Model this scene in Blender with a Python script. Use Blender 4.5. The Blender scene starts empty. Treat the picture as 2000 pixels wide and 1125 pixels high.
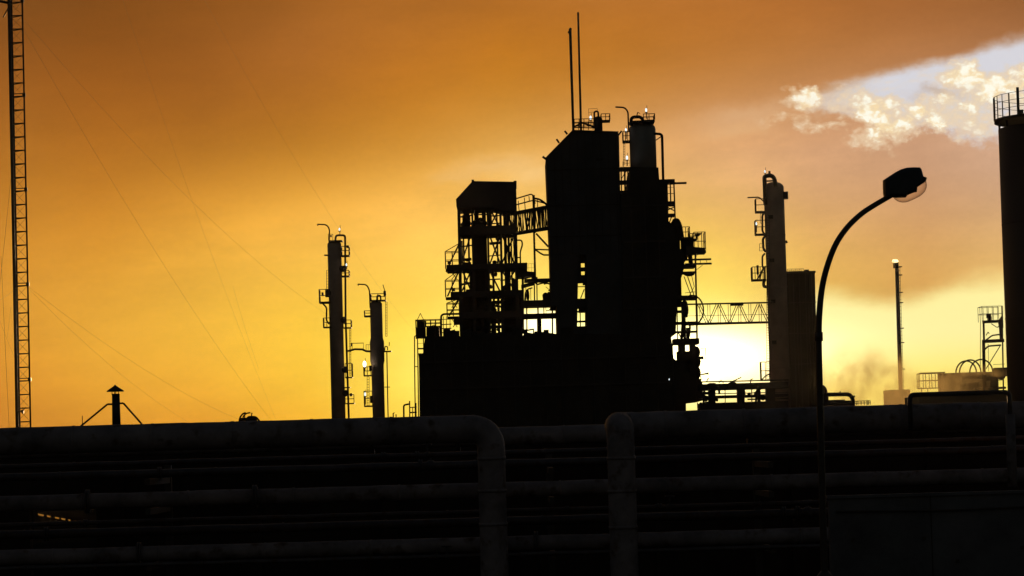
import bpy, math, random
import numpy as np
from mathutils import Vector, Matrix

random.seed(7)
S = bpy.context.scene
COL = S.collection
R = math.radians

# ------------------------------------------------------------------ camera
F = 6000.0                     # focal length in photograph pixels (2000 px wide)
CAMH = 3.0
PITCH = R(3.03)
ROLL = R(-1.6)
cam_d = bpy.data.cameras.new('camera')
cam_d.sensor_width = 36.0
cam_d.lens = 36.0 * F / 2000.0
cam_d.clip_end = 20000
cam_d.clip_start = 0.5
cam = bpy.data.objects.new('camera', cam_d)
COL.objects.link(cam)
CM = Matrix.Rotation(R(90) + PITCH, 3, 'X') @ Matrix.Rotation(ROLL, 3, 'Z')
cam.matrix_world = Matrix.Translation((0, 0, CAMH)) @ CM.to_4x4()
S.camera = cam


def W(px, py, D):
    """point at distance D (metres along +Y) seen at photograph pixel px, py"""
    d = CM @ Vector(((px - 1000.0), -(py - 562.5), -F))
    k = D / d.y
    return Vector((d.x * k, D, CAMH + d.z * k))


def pm(D):
    return D / F               # metres per photograph pixel


# ------------------------------------------------------------------ mesh builder
class MB:
    def __init__(self):
        self.v, self.f, self.sm, self.isl = [], [], [], []

    def add(self, vs, fs, smooth=False):
        o = len(self.v)
        self.isl.append((o, len(self.f), len(vs)))
        self.v += [tuple(p) for p in vs]
        self.f += [tuple(o + i for i in f) for f in fs]
        self.sm += [smooth] * len(fs)
        return self

    def box(self, x0, x1, y0, y1, z0, z1):
        vs = [(x, y, z) for z in (z0, z1) for y in (y0, y1) for x in (x0, x1)]
        return self.add(vs, [(0, 2, 3, 1), (4, 5, 7, 6), (0, 1, 5, 4), (2, 6, 7, 3), (0, 4, 6, 2), (1, 3, 7, 5)])

    def prism(self, pts, y0, y1):
        """pts: (x, z) outline, extruded in depth"""
        n = len(pts)
        vs = [(x, y0, z) for x, z in pts] + [(x, y1, z) for x, z in pts]
        fs = [tuple(range(n)), tuple(range(2 * n - 1, n - 1, -1))]
        fs += [(i, n + i, n + (i + 1) % n, (i + 1) % n) for i in range(n)]
        return self.add(vs, fs)

    def tube(self, pts, r, n=8, r1=None, caps=True, rj=0.0):
        pts = [Vector(p) for p in pts]
        k = len(pts)
        vs, fs = [], []
        up = None
        for i, p in enumerate(pts):
            a = pts[max(i - 1, 0)]
            b = pts[min(i + 1, k - 1)]
            t = (b - a).normalized()
            if up is None:
                up = Vector((0, 1, 0)) if abs(t.y) < .9 else Vector((0, 0, 1))
            u = (up - t * up.dot(t)).normalized()
            up = u
            w = t.cross(u)
            rr = r if r1 is None else r + (r1 - r) * i / (k - 1)
            rr *= 1 + random.uniform(-rj, rj)
            if 0 < i < k - 1:
                c = (pts[i] - a).normalized().dot((b - pts[i]).normalized())
                rr /= max(.6, math.sqrt(max(.01, (1 + c) / 2)))
            for j in range(n):
                an = 2 * math.pi * j / n
                vs.append(p + (u * math.cos(an) + w * math.sin(an)) * rr)
        for i in range(k - 1):
            for j in range(n):
                fs.append((i * n + j, i * n + (j + 1) % n, (i + 1) * n + (j + 1) % n, (i + 1) * n + j))
        self.add(vs, fs, n > 5)
        if caps:
            o = len(self.v) - k * n
            self.f += [tuple(o + j for j in range(n - 1, -1, -1)), tuple(o + (k - 1) * n + j for j in range(n))]
            self.sm += [False, False]
        return self

    def bar(self, p, q, w, d=None):
        """square bar between two points"""
        d = d or w
        p, q = Vector(p), Vector(q)
        t = (q - p).normalized()
        u = Vector((0, 1, 0)) if abs(t.y) < .9 else Vector((1, 0, 0))
        u = (u - t * u.dot(t)).normalized()
        s = t.cross(u)
        vs = []
        for c in (p, q):
            for a, b in ((-1, -1), (1, -1), (1, 1), (-1, 1)):
                vs.append(c + u * (a * d / 2) + s * (b * w / 2))
        return self.add(vs, [(0, 3, 2, 1), (4, 5, 6, 7), (0, 1, 5, 4), (1, 2, 6, 5), (2, 3, 7, 6), (3, 0, 4, 7)])

    def lathe(self, c, prof, n=24, lean=0.0, arc=None):
        """prof: (radius, z) from bottom to top about the vertical through c (x, y)"""
        k = len(prof)
        vs, fs = [], []
        for r, z in prof:
            for j in range(n):
                an = 2 * math.pi * j / n
                vs.append((c[0] + r * math.cos(an), c[1] + r * math.sin(an), z))
        for i in range(k - 1):
            for j in range(n):
                fs.append((i * n + j, i * n + (j + 1) % n, (i + 1) * n + (j + 1) % n, (i + 1) * n + j))
        self.add(vs, fs, True)
        o = len(self.v) - k * n
        self.f += [tuple(o + j for j in range(n - 1, -1, -1)), tuple(o + (k - 1) * n + j for j in range(n))]
        self.sm += [False, False]
        return self

    def ball(self, c, rx, ry=None, rz=None, n=10, jit=0.0):
        ry = ry or rx
        rz = rz or rx
        m = max(4, n // 2 + 1)
        vs, fs = [], []
        for i in range(m + 1):
            ph = math.pi * i / m
            for j in range(n):
                an = 2 * math.pi * j / n
                q = 1 + random.uniform(-jit, jit)
                vs.append((c[0] + q * rx * math.sin(ph) * math.cos(an), c[1] + q * ry * math.sin(ph) * math.sin(an), c[2] + q * rz * math.cos(ph)))
        for i in range(m):
            for j in range(n):
                fs.append((i * n + j, (i + 1) * n + j, (i + 1) * n + (j + 1) % n, i * n + (j + 1) % n))
        return self.add(vs, fs, True)

    # ---- the same in photograph pixels at distance D
    def pbox(self, px0, py0, px1, py1, D, d):
        cx, cy = (px0 + px1) / 2, (py0 + py1) / 2
        return self.box(W(px0, cy, D).x, W(px1, cy, D).x, D, D + d, W(cx, py1, D).z, W(cx, py0, D).z)

    def pprism(self, pts, D, d):
        return self.prism([(W(x, y, D).x, W(x, y, D).z) for x, y in pts], D, D + d)

    def ptube(self, pts, D, rp, n=8, fil=0.0, r1=None):
        P = [W(p[0], p[1], D + (p[2] if len(p) > 2 else 0)) for p in pts]
        if fil:
            P = fillet(P, fil * pm(D))
        return self.tube(P, rp * pm(D), n, None if r1 is None else r1 * pm(D))

    def pbar(self, x0, y0, x1, y1, D, wp, d=None, y=0):
        return self.bar(W(x0, y0, D + y), W(x1, y1, D + y), wp * pm(D), d)

    def clusters(self, pad=.12):
        """groups of shapes that touch each other"""
        n = len(self.isl)
        bb = []
        for o, f0, k in self.isl:
            q = np.array(self.v[o:o + k])
            bb.append((q.min(0) - pad / 2, q.max(0) + pad / 2))
        lab = list(range(n))

        def find(a):
            while lab[a] != a:
                lab[a] = lab[lab[a]]
                a = lab[a]
            return a
        lo = np.array([b[0] for b in bb])
        hi = np.array([b[1] for b in bb])
        for i in range(n):
            hit = np.nonzero(((lo[i] <= hi[i + 1:]) & (hi[i] >= lo[i + 1:])).all(1))[0]
            for h in hit:
                a, b = find(i), find(i + 1 + int(h))
                if a != b:
                    lab[b] = a
        out = {}
        for i in range(n):
            out.setdefault(find(i), []).append(i)
        return list(out.values())

    def build(self, name, mat, parent=None, loc=None):
        if parent is not None and len(self.isl) > 1:
            cl = self.clusters()
            if len(cl) > 1:
                first = None
                ends = [f0 for _, f0, _ in self.isl[1:]] + [len(self.f)]
                for c in cl:
                    m = MB()
                    for i in c:
                        o, f0, k = self.isl[i]
                        b = len(m.v)
                        m.isl.append((b, len(m.f), k))
                        m.v += self.v[o:o + k]
                        m.f += [tuple(v - o + b for v in f) for f in self.f[f0:ends[i]]]
                        m.sm += self.sm[f0:ends[i]]
                    r = m.build1(name, mat, parent)
                    first = first or r
                return first
        return self.build1(name, mat, parent, loc)

    def build1(self, name, mat, parent=None, loc=None):
        off = Vector((0, 0, 0))
        if parent is not None:
            off = ORG[parent.name]
        elif loc is not None:
            off = Vector(loc)
        elif self.v:
            xs, ys, zs = zip(*self.v)
            off = Vector(((min(xs) + max(xs)) / 2, (min(ys) + max(ys)) / 2, min(zs)))
        me = bpy.data.meshes.new(name)
        me.from_pydata([tuple(Vector(p) - off) for p in self.v], [], self.f)
        me.polygons.foreach_set('use_smooth', self.sm)
        me.materials.append(mat)
        me.update()
        o = bpy.data.objects.new(name, me)
        COL.objects.link(o)
        ORG[o.name] = off
        if parent is not None:
            o.parent = parent
        else:
            o.location = off
        return o


ORG = {}


def fillet(P, rad, seg=6):
    out = [P[0]]
    for i in range(1, len(P) - 1):
        a, b, c = P[i - 1], P[i], P[i + 1]
        u, w = (a - b), (c - b)
        lu, lw = u.length, w.length
        q = min(rad, lu * .49, lw * .49)
        p0, p1 = b + u / lu * q, b + w / lw * q
        for k in range(seg + 1):
            t = k / seg
            out.append(p0 * (1 - t) ** 2 + b * 2 * t * (1 - t) + p1 * t ** 2)
    out.append(P[-1])
    return out


def tag(o, label, cat, group=None, kind=None):
    o['label'] = label
    o['category'] = cat
    if group:
        o['group'] = group
    if kind:
        o['kind'] = kind
    return o


def thing(name, label, cat, loc, group=None):
    o = bpy.data.objects.new(name, None)
    o.empty_display_size = .3
    COL.objects.link(o)
    o.location = loc
    ORG[o.name] = Vector(loc)
    return tag(o, label, cat, group)


def base(px, D):
    """ground point under pixel column px at distance D"""
    return Vector((W(px, 700, D).x, D, 0))


def ground_py(px, D):
    a = W(px, 800, D).z
    b = W(px, 900, D).z
    return 800 + 100 * a / (a - b)


# ------------------------------------------------------------------ materials
def mat(name, col, rough=.6, metal=0.0, var=.35, scale=2.0, bump=0.0, bscale=20.0, spec=.5, rust=0.0, ribs=0.0):
    m = bpy.data.materials.new(name)
    m.use_nodes = True
    nt = m.node_tree
    b = nt.nodes['Principled BSDF']
    tc = nt.nodes.new('ShaderNodeTexCoord')
    nz = nt.nodes.new('ShaderNodeTexNoise')
    nz.inputs['Scale'].default_value = scale
    nz.inputs['Detail'].default_value = 6
    nz.inputs['Roughness'].default_value = .65
    nt.links.new(tc.outputs['Object'], nz.inputs['Vector'])
    mr = nt.nodes.new('ShaderNodeMapRange')
    mr.inputs[1].default_value = .3
    mr.inputs[2].default_value = .7
    mr.inputs[3].default_value = 1 - var
    mr.inputs[4].default_value = 1 + var
    nt.links.new(nz.outputs['Fac'], mr.inputs[0])
    mx = nt.nodes.new('ShaderNodeVectorMath')
    mx.operation = 'SCALE'
    mx.inputs[0].default_value = col
    nt.links.new(mr.outputs[0], mx.inputs['Scale'])
    out = mx.outputs[0]
    if rust:
        n2 = nt.nodes.new('ShaderNodeTexNoise')
        n2.inputs['Scale'].default_value = scale * 2.3
        n2.inputs['Detail'].default_value = 8
        nt.links.new(tc.outputs['Object'], n2.inputs['Vector'])
        r2 = nt.nodes.new('ShaderNodeMapRange')
        r2.inputs[1].default_value = .62 - rust * .2
        r2.inputs[2].default_value = .72
        nt.links.new(n2.outputs['Fac'], r2.inputs[0])
        mm = nt.nodes.new('ShaderNodeMix')
        mm.data_type = 'RGBA'
        mm.inputs['B'].default_value = (.10, .045, .02, 1)
        nt.links.new(r2.outputs[0], mm.inputs['Factor'])
        nt.links.new(out, mm.inputs['A'])
        out = mm.outputs['Result']
    nt.links.new(out, b.inputs['Base Color'])
    b.inputs['Roughness'].default_value = rough
    b.inputs['Metallic'].default_value = metal
    b.inputs['Specular IOR Level'].default_value = spec
    if bump or ribs:
        bp = nt.nodes.new('ShaderNodeBump')
        bp.inputs['Strength'].default_value = bump or ribs
        if ribs:
            wv = nt.nodes.new('ShaderNodeTexWave')
            wv.bands_direction = 'X'
            wv.inputs['Scale'].default_value = bscale
            nt.links.new(tc.outputs['Object'], wv.inputs['Vector'])
            nt.links.new(wv.outputs['Fac'], bp.inputs['Height'])
        else:
            n3 = nt.nodes.new('ShaderNodeTexNoise')
            n3.inputs['Scale'].default_value = bscale
            nt.links.new(tc.outputs['Object'], n3.inputs['Vector'])
            nt.links.new(n3.outputs['Fac'], bp.inputs['Height'])
        nt.links.new(bp.outputs[0], b.inputs['Normal'])
    return m


STEEL = mat('painted steel', (.075, .05, .038), .6, 0, .4, .8, rust=.4)
GALV = mat('galvanised steel', (.12, .115, .11), .55, 0, .35, 1.2, rust=.2)
CLAD = mat('aluminium cladding', (.42, .38, .36), .55, 0, .22, .35, ribs=.25, bscale=4)
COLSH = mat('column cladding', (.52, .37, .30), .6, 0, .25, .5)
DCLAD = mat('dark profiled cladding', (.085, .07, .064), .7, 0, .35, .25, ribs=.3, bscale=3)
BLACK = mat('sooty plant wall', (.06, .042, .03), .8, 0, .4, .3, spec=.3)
PIPE = mat('weathered pipe lagging', (.27, .20, .20), .65, 0, .45, 1.6, bump=.25, bscale=14, rust=.35)
PIPE2 = mat('bare steel pipe', (.11, .08, .08), .42, .1, .35, 2.5, bump=.1, bscale=30, rust=.4)
CONC = mat('stained concrete', (.18, .155, .16), .9, 0, .6, .45, bump=.3, bscale=18, spec=.2)
LAMPB = mat('lamp housing paint', (.05, .05, .055), .5, 0, .2, 8)
POLE = mat('lamp post paint', (.075, .05, .04), .45, .2, .3, 5)
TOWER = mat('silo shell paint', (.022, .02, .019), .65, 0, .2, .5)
GROUND = mat('dark gravel', (.022, .02, .018), 1.0, 0, .5, .15, spec=.0)
DWALL = mat('dark rendered wall', (.05, .032, .026), .95, 0, .4, .5, bump=.2, bscale=9, spec=.1)
WIRE = mat('wire rope', (.08, .06, .05), .6, 0, .2, 4)


def emis(name, col, s):
    m = bpy.data.materials.new(name)
    m.use_nodes = True
    b = m.node_tree.nodes['Principled BSDF']
    b.inputs['Base Color'].default_value = (.8, .8, .8, 1)
    b.inputs['Emission Color'].default_value = (*col, 1)
    b.inputs['Emission Strength'].default_value = s
    return m


LIT = emis('lit lamp', (.85, .97, 1.0), 1.2)
LITB = emis('bright lamp', (1, .93, .7), 4)


def flame_mat():
    m = bpy.data.materials.new('gas flame')
    m.use_nodes = True
    nt = m.node_tree
    b = nt.nodes['Principled BSDF']
    tc = nt.nodes.new('ShaderNodeTexCoord')
    nz = nt.nodes.new('ShaderNodeTexNoise')
    nz.inputs['Scale'].default_value = 3
    nt.links.new(tc.outputs['Object'], nz.inputs['Vector'])
    cr = nt.nodes.new('ShaderNodeValToRGB')
    cr.color_ramp.elements[0].position = .35
    cr.color_ramp.elements[0].color = (.95, .45, .08, 1)
    cr.color_ramp.elements[1].position = .6
    cr.color_ramp.elements[1].color = (1, .9, .5, 1)
    nt.links.new(nz.outputs['Fac'], cr.inputs[0])
    nt.links.new(cr.outputs[0], b.inputs['Emission Color'])
    b.inputs['Emission Strength'].default_value = 1.8
    return m


FLAME = flame_mat()


def glass_mat():
    m = bpy.data.materials.new('lamp bowl')
    m.use_nodes = True
    nt = m.node_tree
    for n in list(nt.nodes):
        nt.nodes.remove(n)
    o = nt.nodes.new('ShaderNodeOutputMaterial')
    t = nt.nodes.new('ShaderNodeBsdfTransparent')
    t.inputs[0].default_value = (.90, .84, .78, 1)
    g = nt.nodes.new('ShaderNodeBsdfGlossy')
    g.inputs['Roughness'].default_value = .15
    d = nt.nodes.new('ShaderNodeBsdfDiffuse')
    d.inputs[0].default_value = (.08, .06, .05, 1)
    lw = nt.nodes.new('ShaderNodeLayerWeight')
    lw.inputs[0].default_value = .25
    m1 = nt.nodes.new('ShaderNodeMixShader')
    m1.inputs[0].default_value = .85
    nt.links.new(g.outputs[0], m1.inputs[1])
    nt.links.new(d.outputs[0], m1.inputs[2])
    m2 = nt.nodes.new('ShaderNodeMixShader')
    nt.links.new(lw.outputs['Facing'], m2.inputs[0])
    nt.links.new(t.outputs[0], m2.inputs[1])
    nt.links.new(m1.outputs[0], m2.inputs[2])
    nt.links.new(m2.outputs[0], o.inputs[0])
    return m


BOWL = glass_mat()


# ------------------------------------------------------------------ sky
SUN_AZ = (1270 - 1000) / F
SUN_EL = R(1.75)


def st(px, py):
    """azimuth, elevation of a photograph pixel, in units of 1/6000 rad"""
    d = (CM @ Vector((px - 1000.0, -(py - 562.5), -F))).normalized()
    return math.atan2(d.x, d.y) * F, math.asin(d.z) * F


class X:
    """tiny expression wrapper for world shader math"""
    nt = None

    def __init__(self, s):
        self.s = s

    @staticmethod
    def m(op, *a, clamp=False):
        n = X.nt.nodes.new('ShaderNodeMath')
        n.operation = op
        n.use_clamp = clamp
        for i, q in enumerate(a):
            if isinstance(q, X):
                X.nt.links.new(q.s, n.inputs[i])
            else:
                n.inputs[i].default_value = q
        return X(n.outputs[0])

    def __add__(self, o): return X.m('ADD', self, o)
    def __sub__(self, o): return X.m('SUBTRACT', self, o)
    def __mul__(self, o): return X.m('MULTIPLY', self, o)
    __radd__ = __add__
    __rmul__ = __mul__
    def __rsub__(self, o): return X.m('SUBTRACT', o, self)


def smooth(x, a, b):
    n = X.nt.nodes.new('ShaderNodeMapRange')
    n.interpolation_type = 'SMOOTHSTEP'
    X.nt.links.new(x.s, n.inputs[0])
    inv = a > b
    n.inputs[1].default_value = min(a, b)
    n.inputs[2].default_value = max(a, b)
    n.inputs[3].default_value = 1.0 if inv else 0.0
    n.inputs[4].default_value = 0.0 if inv else 1.0
    return X(n.outputs[0])


def gauss(s, t, cs, ct, ws, wt):
    a = (s - cs) * (1 / ws)
    b = (t - ct) * (1 / wt)
    return X.m('POWER', math.e, (a * a + b * b) * -1.0)


def mixc(a, b, f):
    n = X.nt.nodes.new('ShaderNodeMix')
    n.data_type = 'RGBA'
    for q, k in ((a, 'A'), (b, 'B')):
        if isinstance(q, X):
            X.nt.links.new(q.s, n.inputs[k])
        else:
            n.inputs[k].default_value = (*q, 1)
    X.nt.links.new(f.s, n.inputs['Factor'])
    return X(n.outputs['Result'])


def c255(r, g, b):
    return (r / 255, g / 255, b / 255)


def noise(vec, scale, detail=5, rough=.55):
    n = X.nt.nodes.new('ShaderNodeTexNoise')
    n.noise_dimensions = '2D'
    n.inputs['Scale'].default_value = scale
    n.inputs['Detail'].default_value = detail
    n.inputs['Roughness'].default_value = rough
    X.nt.links.new(vec.s, n.inputs['Vector'])
    return n


def comb(x, y, z):
    n = X.nt.nodes.new('ShaderNodeCombineXYZ')
    for i, q in enumerate((x, y, z)):
        if isinstance(q, X):
            X.nt.links.new(q.s, n.inputs[i])
        else:
            n.inputs[i].default_value = q
    return X(n.outputs[0])


SKY_PTS = [
    (150, 0, 126, 75, 30), (150, 150, 150, 88, 32), (150, 300, 180, 113, 38), (150, 450, 206, 138, 46), (150, 600, 226, 161, 54), (150, 720, 228, 161, 52), (150, 820, 214, 143, 44),
    (0, 0, 122, 74, 32), (0, 300, 175, 110, 40), (0, 600, 214, 148, 50), (0, 820, 200, 130, 42),
    (400, 0, 140, 83, 33), (400, 150, 153, 91, 34), (400, 300, 180, 114, 40), (400, 380, 205, 140, 48), (400, 450, 222, 160, 58), (400, 600, 240, 182, 62), (400, 720, 240, 180, 58), (400, 810, 226, 160, 48),
    (580, 0, 155, 93, 38), (580, 200, 176, 109, 40), (580, 330, 206, 142, 52), (580, 450, 236, 176, 70), (580, 600, 249, 196, 66), (580, 800, 243, 180, 52),
    (760, 0, 166, 101, 40), (760, 150, 184, 114, 42), (760, 280, 202, 136, 48), (760, 360, 222, 160, 66), (760, 450, 246, 188, 80), (760, 560, 255, 208, 80), (760, 680, 255, 218, 76), (760, 800, 255, 212, 68),
    (850, 400, 246, 190, 92), (850, 560, 255, 212, 84),
    (1000, 0, 176, 108, 42), (1000, 150, 196, 126, 46), (1000, 250, 210, 146, 58), (1000, 330, 234, 180, 100), (1040, 500, 255, 212, 90), (1040, 600, 255, 230, 110),
    (1250, 0, 178, 110, 48), (1250, 100, 190, 120, 50), (1250, 200, 206, 142, 74), (1300, 260, 214, 156, 96), (1330, 340, 228, 172, 106), (1370, 420, 243, 192, 102), (1400, 500, 252, 206, 92), (1420, 570, 255, 218, 96), (1430, 640, 255, 232, 120),
    (1440, 0, 176, 108, 48), (1440, 130, 186, 120, 60), (1440, 200, 202, 142, 88), (1450, 300, 216, 162, 112), (1450, 400, 230, 176, 108),
    (1600, 0, 172, 106, 52), (1600, 100, 180, 116, 64), (1600, 250, 204, 154, 112), (1600, 330, 208, 156, 112), (1620, 430, 218, 166, 104), (1600, 510, 224, 174, 94), (1620, 600, 216, 165, 80),
    (1800, 0, 164, 102, 54), (1800, 80, 172, 112, 66), (1800, 300, 198, 150, 118), (1800, 380, 202, 150, 108), (1800, 460, 212, 160, 102), (1800, 540, 208, 155, 84), (1800, 640, 205, 150, 80),
    (1980, 0, 148, 94, 54), (1980, 60, 160, 104, 64), (1950, 300, 204, 164, 134), (1950, 420, 212, 164, 116), (1950, 500, 224, 178, 108), (1950, 620, 225, 180, 100),
    (300, -120, 118, 70, 30), (1000, -120, 150, 92, 40), (1700, -120, 140, 88, 48),
    (-200, 300, 160, 100, 36), (-200, 700, 195, 128, 42), (2200, 300, 190, 150, 120), (2200, 600, 215, 165, 95),
    (300, 880, 205, 135, 42), (900, 880, 250, 200, 70), (1300, 880, 255, 215, 90), (1800, 880, 210, 155, 80),
]


def build_sky():
    w = bpy.data.worlds.new('World')
    S.world = w
    w.use_nodes = True
    nt = w.node_tree
    X.nt = nt
    for n in list(nt.nodes):
        nt.nodes.remove(n)
    out = nt.nodes.new('ShaderNodeOutputWorld')
    tc = nt.nodes.new('ShaderNodeTexCoord')
    sx = nt.nodes.new('ShaderNodeSeparateXYZ')
    nt.links.new(tc.outputs['Generated'], sx.inputs[0])
    dx, dy, dz = X(sx.outputs[0]), X(sx.outputs[1]), X(sx.outputs[2])
    s = X.m('ARCTAN2', dx, dy) * F
    t = X.m('ARCSINE', dz) * F
    # ---- broad dusk colour: grid of smooth bumps fitted to the sky's measured colours
    P = np.array([st(a, b) for a, b, *_ in SKY_PTS])
    C = np.array([(r, g, b) for *_, r, g, b in SKY_PTS], float) / 255
    cs = np.arange(-1250, 1251, 250.0)
    ct = np.arange(-50, 1051, 157.0)
    ws, wt = 290.0, 180.0
    A = np.array([[math.exp(-((p[0] - a) / ws) ** 2 - ((p[1] - b) / wt) ** 2) for a in cs for b in ct] for p in P])
    C[:, 1] *= np.array([.985 if (q[0] < 1100 and q[1] > 340) else 1.0 for q in SKY_PTS])
    mean = C.mean(0)
    Wt = np.linalg.solve(A.T @ A + .012 * np.eye(A.shape[1]), A.T @ (C - mean))
    # slow large-scale unevenness of the cloud deck, dragged along the wind
    nv = comb(s * (1 / 420), (t - s * .12) * (1 / 150), 0.0)
    big = X(noise(nv, 1.0, 4, .5).outputs['Fac']) - .5
    tn = (t + 100.0) * (1 / 1200)
    acc = None
    cols = np.arange(-1200, 1201, 200.0)
    for j, a in enumerate(cols):
        cr = nt.nodes.new('ShaderNodeValToRGB')
        el = cr.color_ramp.elements
        for q in range(28):
            tt = q / 27
            v = mean + np.array([math.exp(-((a - u) / ws) ** 2 - ((tt * 1200 - 100 - b) / wt) ** 2) for u in cs for b in ct]) @ Wt
            v = np.clip(v, .02, 1)
            e = el[0] if q == 0 else (el[1] if q == 27 else el.new(tt))
            if q == 27:
                e = el[len(el) - 1]
            e.position = tt
            e.color = (*v, 1)
        nt.links.new(tn.s, cr.inputs[0])
        c = X(cr.outputs[0])
        acc = c if acc is None else mixc(acc, c, X.m('MULTIPLY', s - (a - 200.0), 1 / 200, clamp=True))

    def scale(c, f):
        n = nt.nodes.new('ShaderNodeVectorMath')
        n.operation = 'SCALE'
        nt.links.new(c.s, n.inputs[0])
        nt.links.new(f.s, n.inputs['Scale'])
        return X(n.outputs[0])
    mid = X(noise(comb(s * (1 / 150) + t * .002, (t - s * .10) * (1 / 46), 5.0), 1.0, 5, .6).outputs['Fac']) - .5
    mot = X(noise(comb(s * (1 / 14), t * (1 / 11), 9.0), 1.0, 3, .6).outputs['Fac']) - .5
    col = scale(acc, 1.0 + big * .11 + mid * .07 + mot * .035)
    # ragged lower rim of the dark upper deck, sloping across the middle
    ra, rb_ = st(150, 370)
    rc, rd = st(1450, 200)
    rim = t - ((s - ra) * ((rd - rb_) / (rc - ra)) + rb_) + big * 190.0 + mid * 70.0
    under = smooth(rim, 10, -70) * smooth(rim, -210, -50) * smooth(s, -1100, -500)
    col = scale(col, 1.0 + under * .045)
    deck = smooth(rim, -10, 60) * smooth(rim, 260, 90)
    col = scale(col, 1.0 - deck * .005)

    # ---- ragged coordinates for cloud edges
    nvec = comb(s * (1 / 60), t * (1 / 40), 0.0)
    wn = noise(nvec, 1.0, 6, .62)
    wsep = nt.nodes.new('ShaderNodeSeparateColor')
    nt.links.new(wn.outputs['Color'], wsep.inputs[0])
    s2 = s + (X(wsep.outputs[0]) - .5) * 75.0
    t2 = t + (X(wsep.outputs[1]) - .5) * 62.0
    fz0 = X(noise(comb(s * (1 / 30), t * (1 / 22), 7.0), 1.0, 6, .65).outputs['Fac']) - .5
    wn2 = noise(comb(s * (1 / 260), t * (1 / 90), 3.0), 1.0, 4, .55)
    slow = X(wn2.outputs['Fac']) - .5
    # ---- pale clearing between the cloud deck and the lower bank
    a0, b0 = st(1600, 174)
    a1, b1 = st(2000, 72)
    k = (b1 - b0) / (a1 - a0)
    up = t - ((s - a0) * k + b0) + slow * 44.0                 # >0: above the clearing's upper edge
    g_up = smooth(up + fz0 * 16.0, 16, -20)
    a2, b2 = st(1560, 198)
    a3, b3 = st(2000, 286)
    k2 = (b3 - b2) / (a3 - a2)
    lo = t2 - ((s2 - a2) * k2 + b2)                            # >0: above the lower bank
    g_lo = smooth(lo + fz0 * 46.0, -24, 22)
    g_s = smooth(s, st(1400, 200)[0], st(1660, 160)[0])
    clear = X.m('MULTIPLY', g_up * g_lo, g_s)
    blue = mixc(c255(208, 186, 166), c255(213, 212, 219), smooth(s, st(1560, 190)[0], st(1740, 150)[0]))
    col = mixc(col, blue, clear)
    # ---- sunlit puffs at the bank's crest and the grey veils beside them
    def puff(px, py, rx, ry, amp):
        a, b = st(px, py)
        return gauss(s2, t2, a, b, rx * 1.3, ry * 1.3) * amp
    pf = None
    for q in ((1575, 194, 28, 13, .9), (1545, 240, 60, 16, .30), (1600, 252, 60, 12, .30), (1698, 212, 40, 28, .95), (1738, 240, 40, 20, .95), (1708, 262, 40, 26, .62),
              (1662, 200, 30, 14, .55), (1890, 150, 32, 26, 1.05), (1950, 170, 44, 24, 1.1), (1850, 190, 34, 16, .7), (1800, 216, 36, 18, .78), (1832, 242, 18, 16, 1.0), (1885, 214, 50, 26, .75),
              (1996, 152, 20, 18, 1.0), (1800, 250, 24, 10, .6), (2040, 200, 60, 34, .8), (1905, 252, 50, 18, .45)):
        p = puff(*q)
        pf = p if pf is None else X.m('MAXIMUM', pf, p)
    # billowed cloud: rounded cells, lit from the sun's side (low left), shaded away from it
    def billow(ox, oy):
        v = nt.nodes.new('ShaderNodeTexVoronoi')
        v.voronoi_dimensions = '2D'
        v.feature = 'SMOOTH_F1'
        v.inputs['Scale'].default_value = 1.0
        v.inputs['Smoothness'].default_value = .35
        v.inputs['Detail'].default_value = 2.0
        v.inputs['Roughness'].default_value = .55
        v.inputs['Lacunarity'].default_value = 2.3
        c = comb((s2 * .35 + s * .65 + ox) * (1 / 42), (t2 * .35 + t * .65 + oy) * (1 / 31), 2.0)
        nt.links.new(c.s, v.inputs['Vector'])
        return X(v.outputs['Distance'])
    bw = billow(0.0, 0.0)
    bl = 1.08 - bw
    sh = billow(-9.0, -8.0) - bw
    fine = noise(comb(s * (1 / 18), t * (1 / 14), 1.0), 1.0, 5, .6)
    fz = X(fine.outputs['Fac']) - .5
    band = noise(comb(s * (1 / 80), (t - s * .1) * (1 / 32), 12.0), 1.0, 6, .62)
    cov = smooth(X(band.outputs['Fac']) + lo * -.0014, .36, .60) * clear
    col = mixc(col, c255(224, 210, 198), cov * .7)
    near = smooth(pf, .05, .25)
    veil_m = smooth(pf + (bl - .25) * .6 + fz * .3, .08, .55)
    col = mixc(col, c255(232, 206, 172), veil_m * near * .72)
    body = pf * 1.15 + (bl - .25) * .62 + fz * .42
    pm_ = smooth(body, .50, 1.04) * near
    warm = mixc(c255(245, 219, 172), c255(255, 251, 232), smooth(sh * 1.1 + body * .7 + fz * .3, .25, 1.15))
    col = mixc(col, warm, pm_)
    a, b = st(1820, 180)
    veil = gauss(s2, t2, a, b, 46, 10)
    col = mixc(col, c255(192, 172, 160), veil * .7)
    # soft light smears in the deck
    for px, py, rx, ry, cc, am in ((965, 322, 80, 18, (244, 196, 132), .5), (1040, 338, 60, 22, (252, 208, 142), .55), (890, 345, 46, 13, (238, 188, 118), .4), (1460, 225, 110, 22, (222, 180, 140), .5), (1440, 255, 60, 14, (226, 180, 130), .45)):
        a, b = st(px, py)
        gq = gauss(s + (X(wsep.outputs[0]) - .5) * 60.0, t + (X(wsep.outputs[1]) - .5) * 40.0 - (s - a) * .10, a, b, rx, ry)
        col = mixc(col, c255(*cc), gq * am)
    # ---- lower edge of the right-hand bank with the bright strip beneath it
    a, b = st(1620, 552)
    a4, b4 = st(1750, 586)
    a5, b5 = st(1960, 540)
    dip = gauss(s, t * 0.0, a4, 0.0, 110, 50)
    edge = t - (b + (s - a) * .012) + dip * 36.0 + slow * 44.0 + (X(wsep.outputs[1]) - .5) * 14.0
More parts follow.
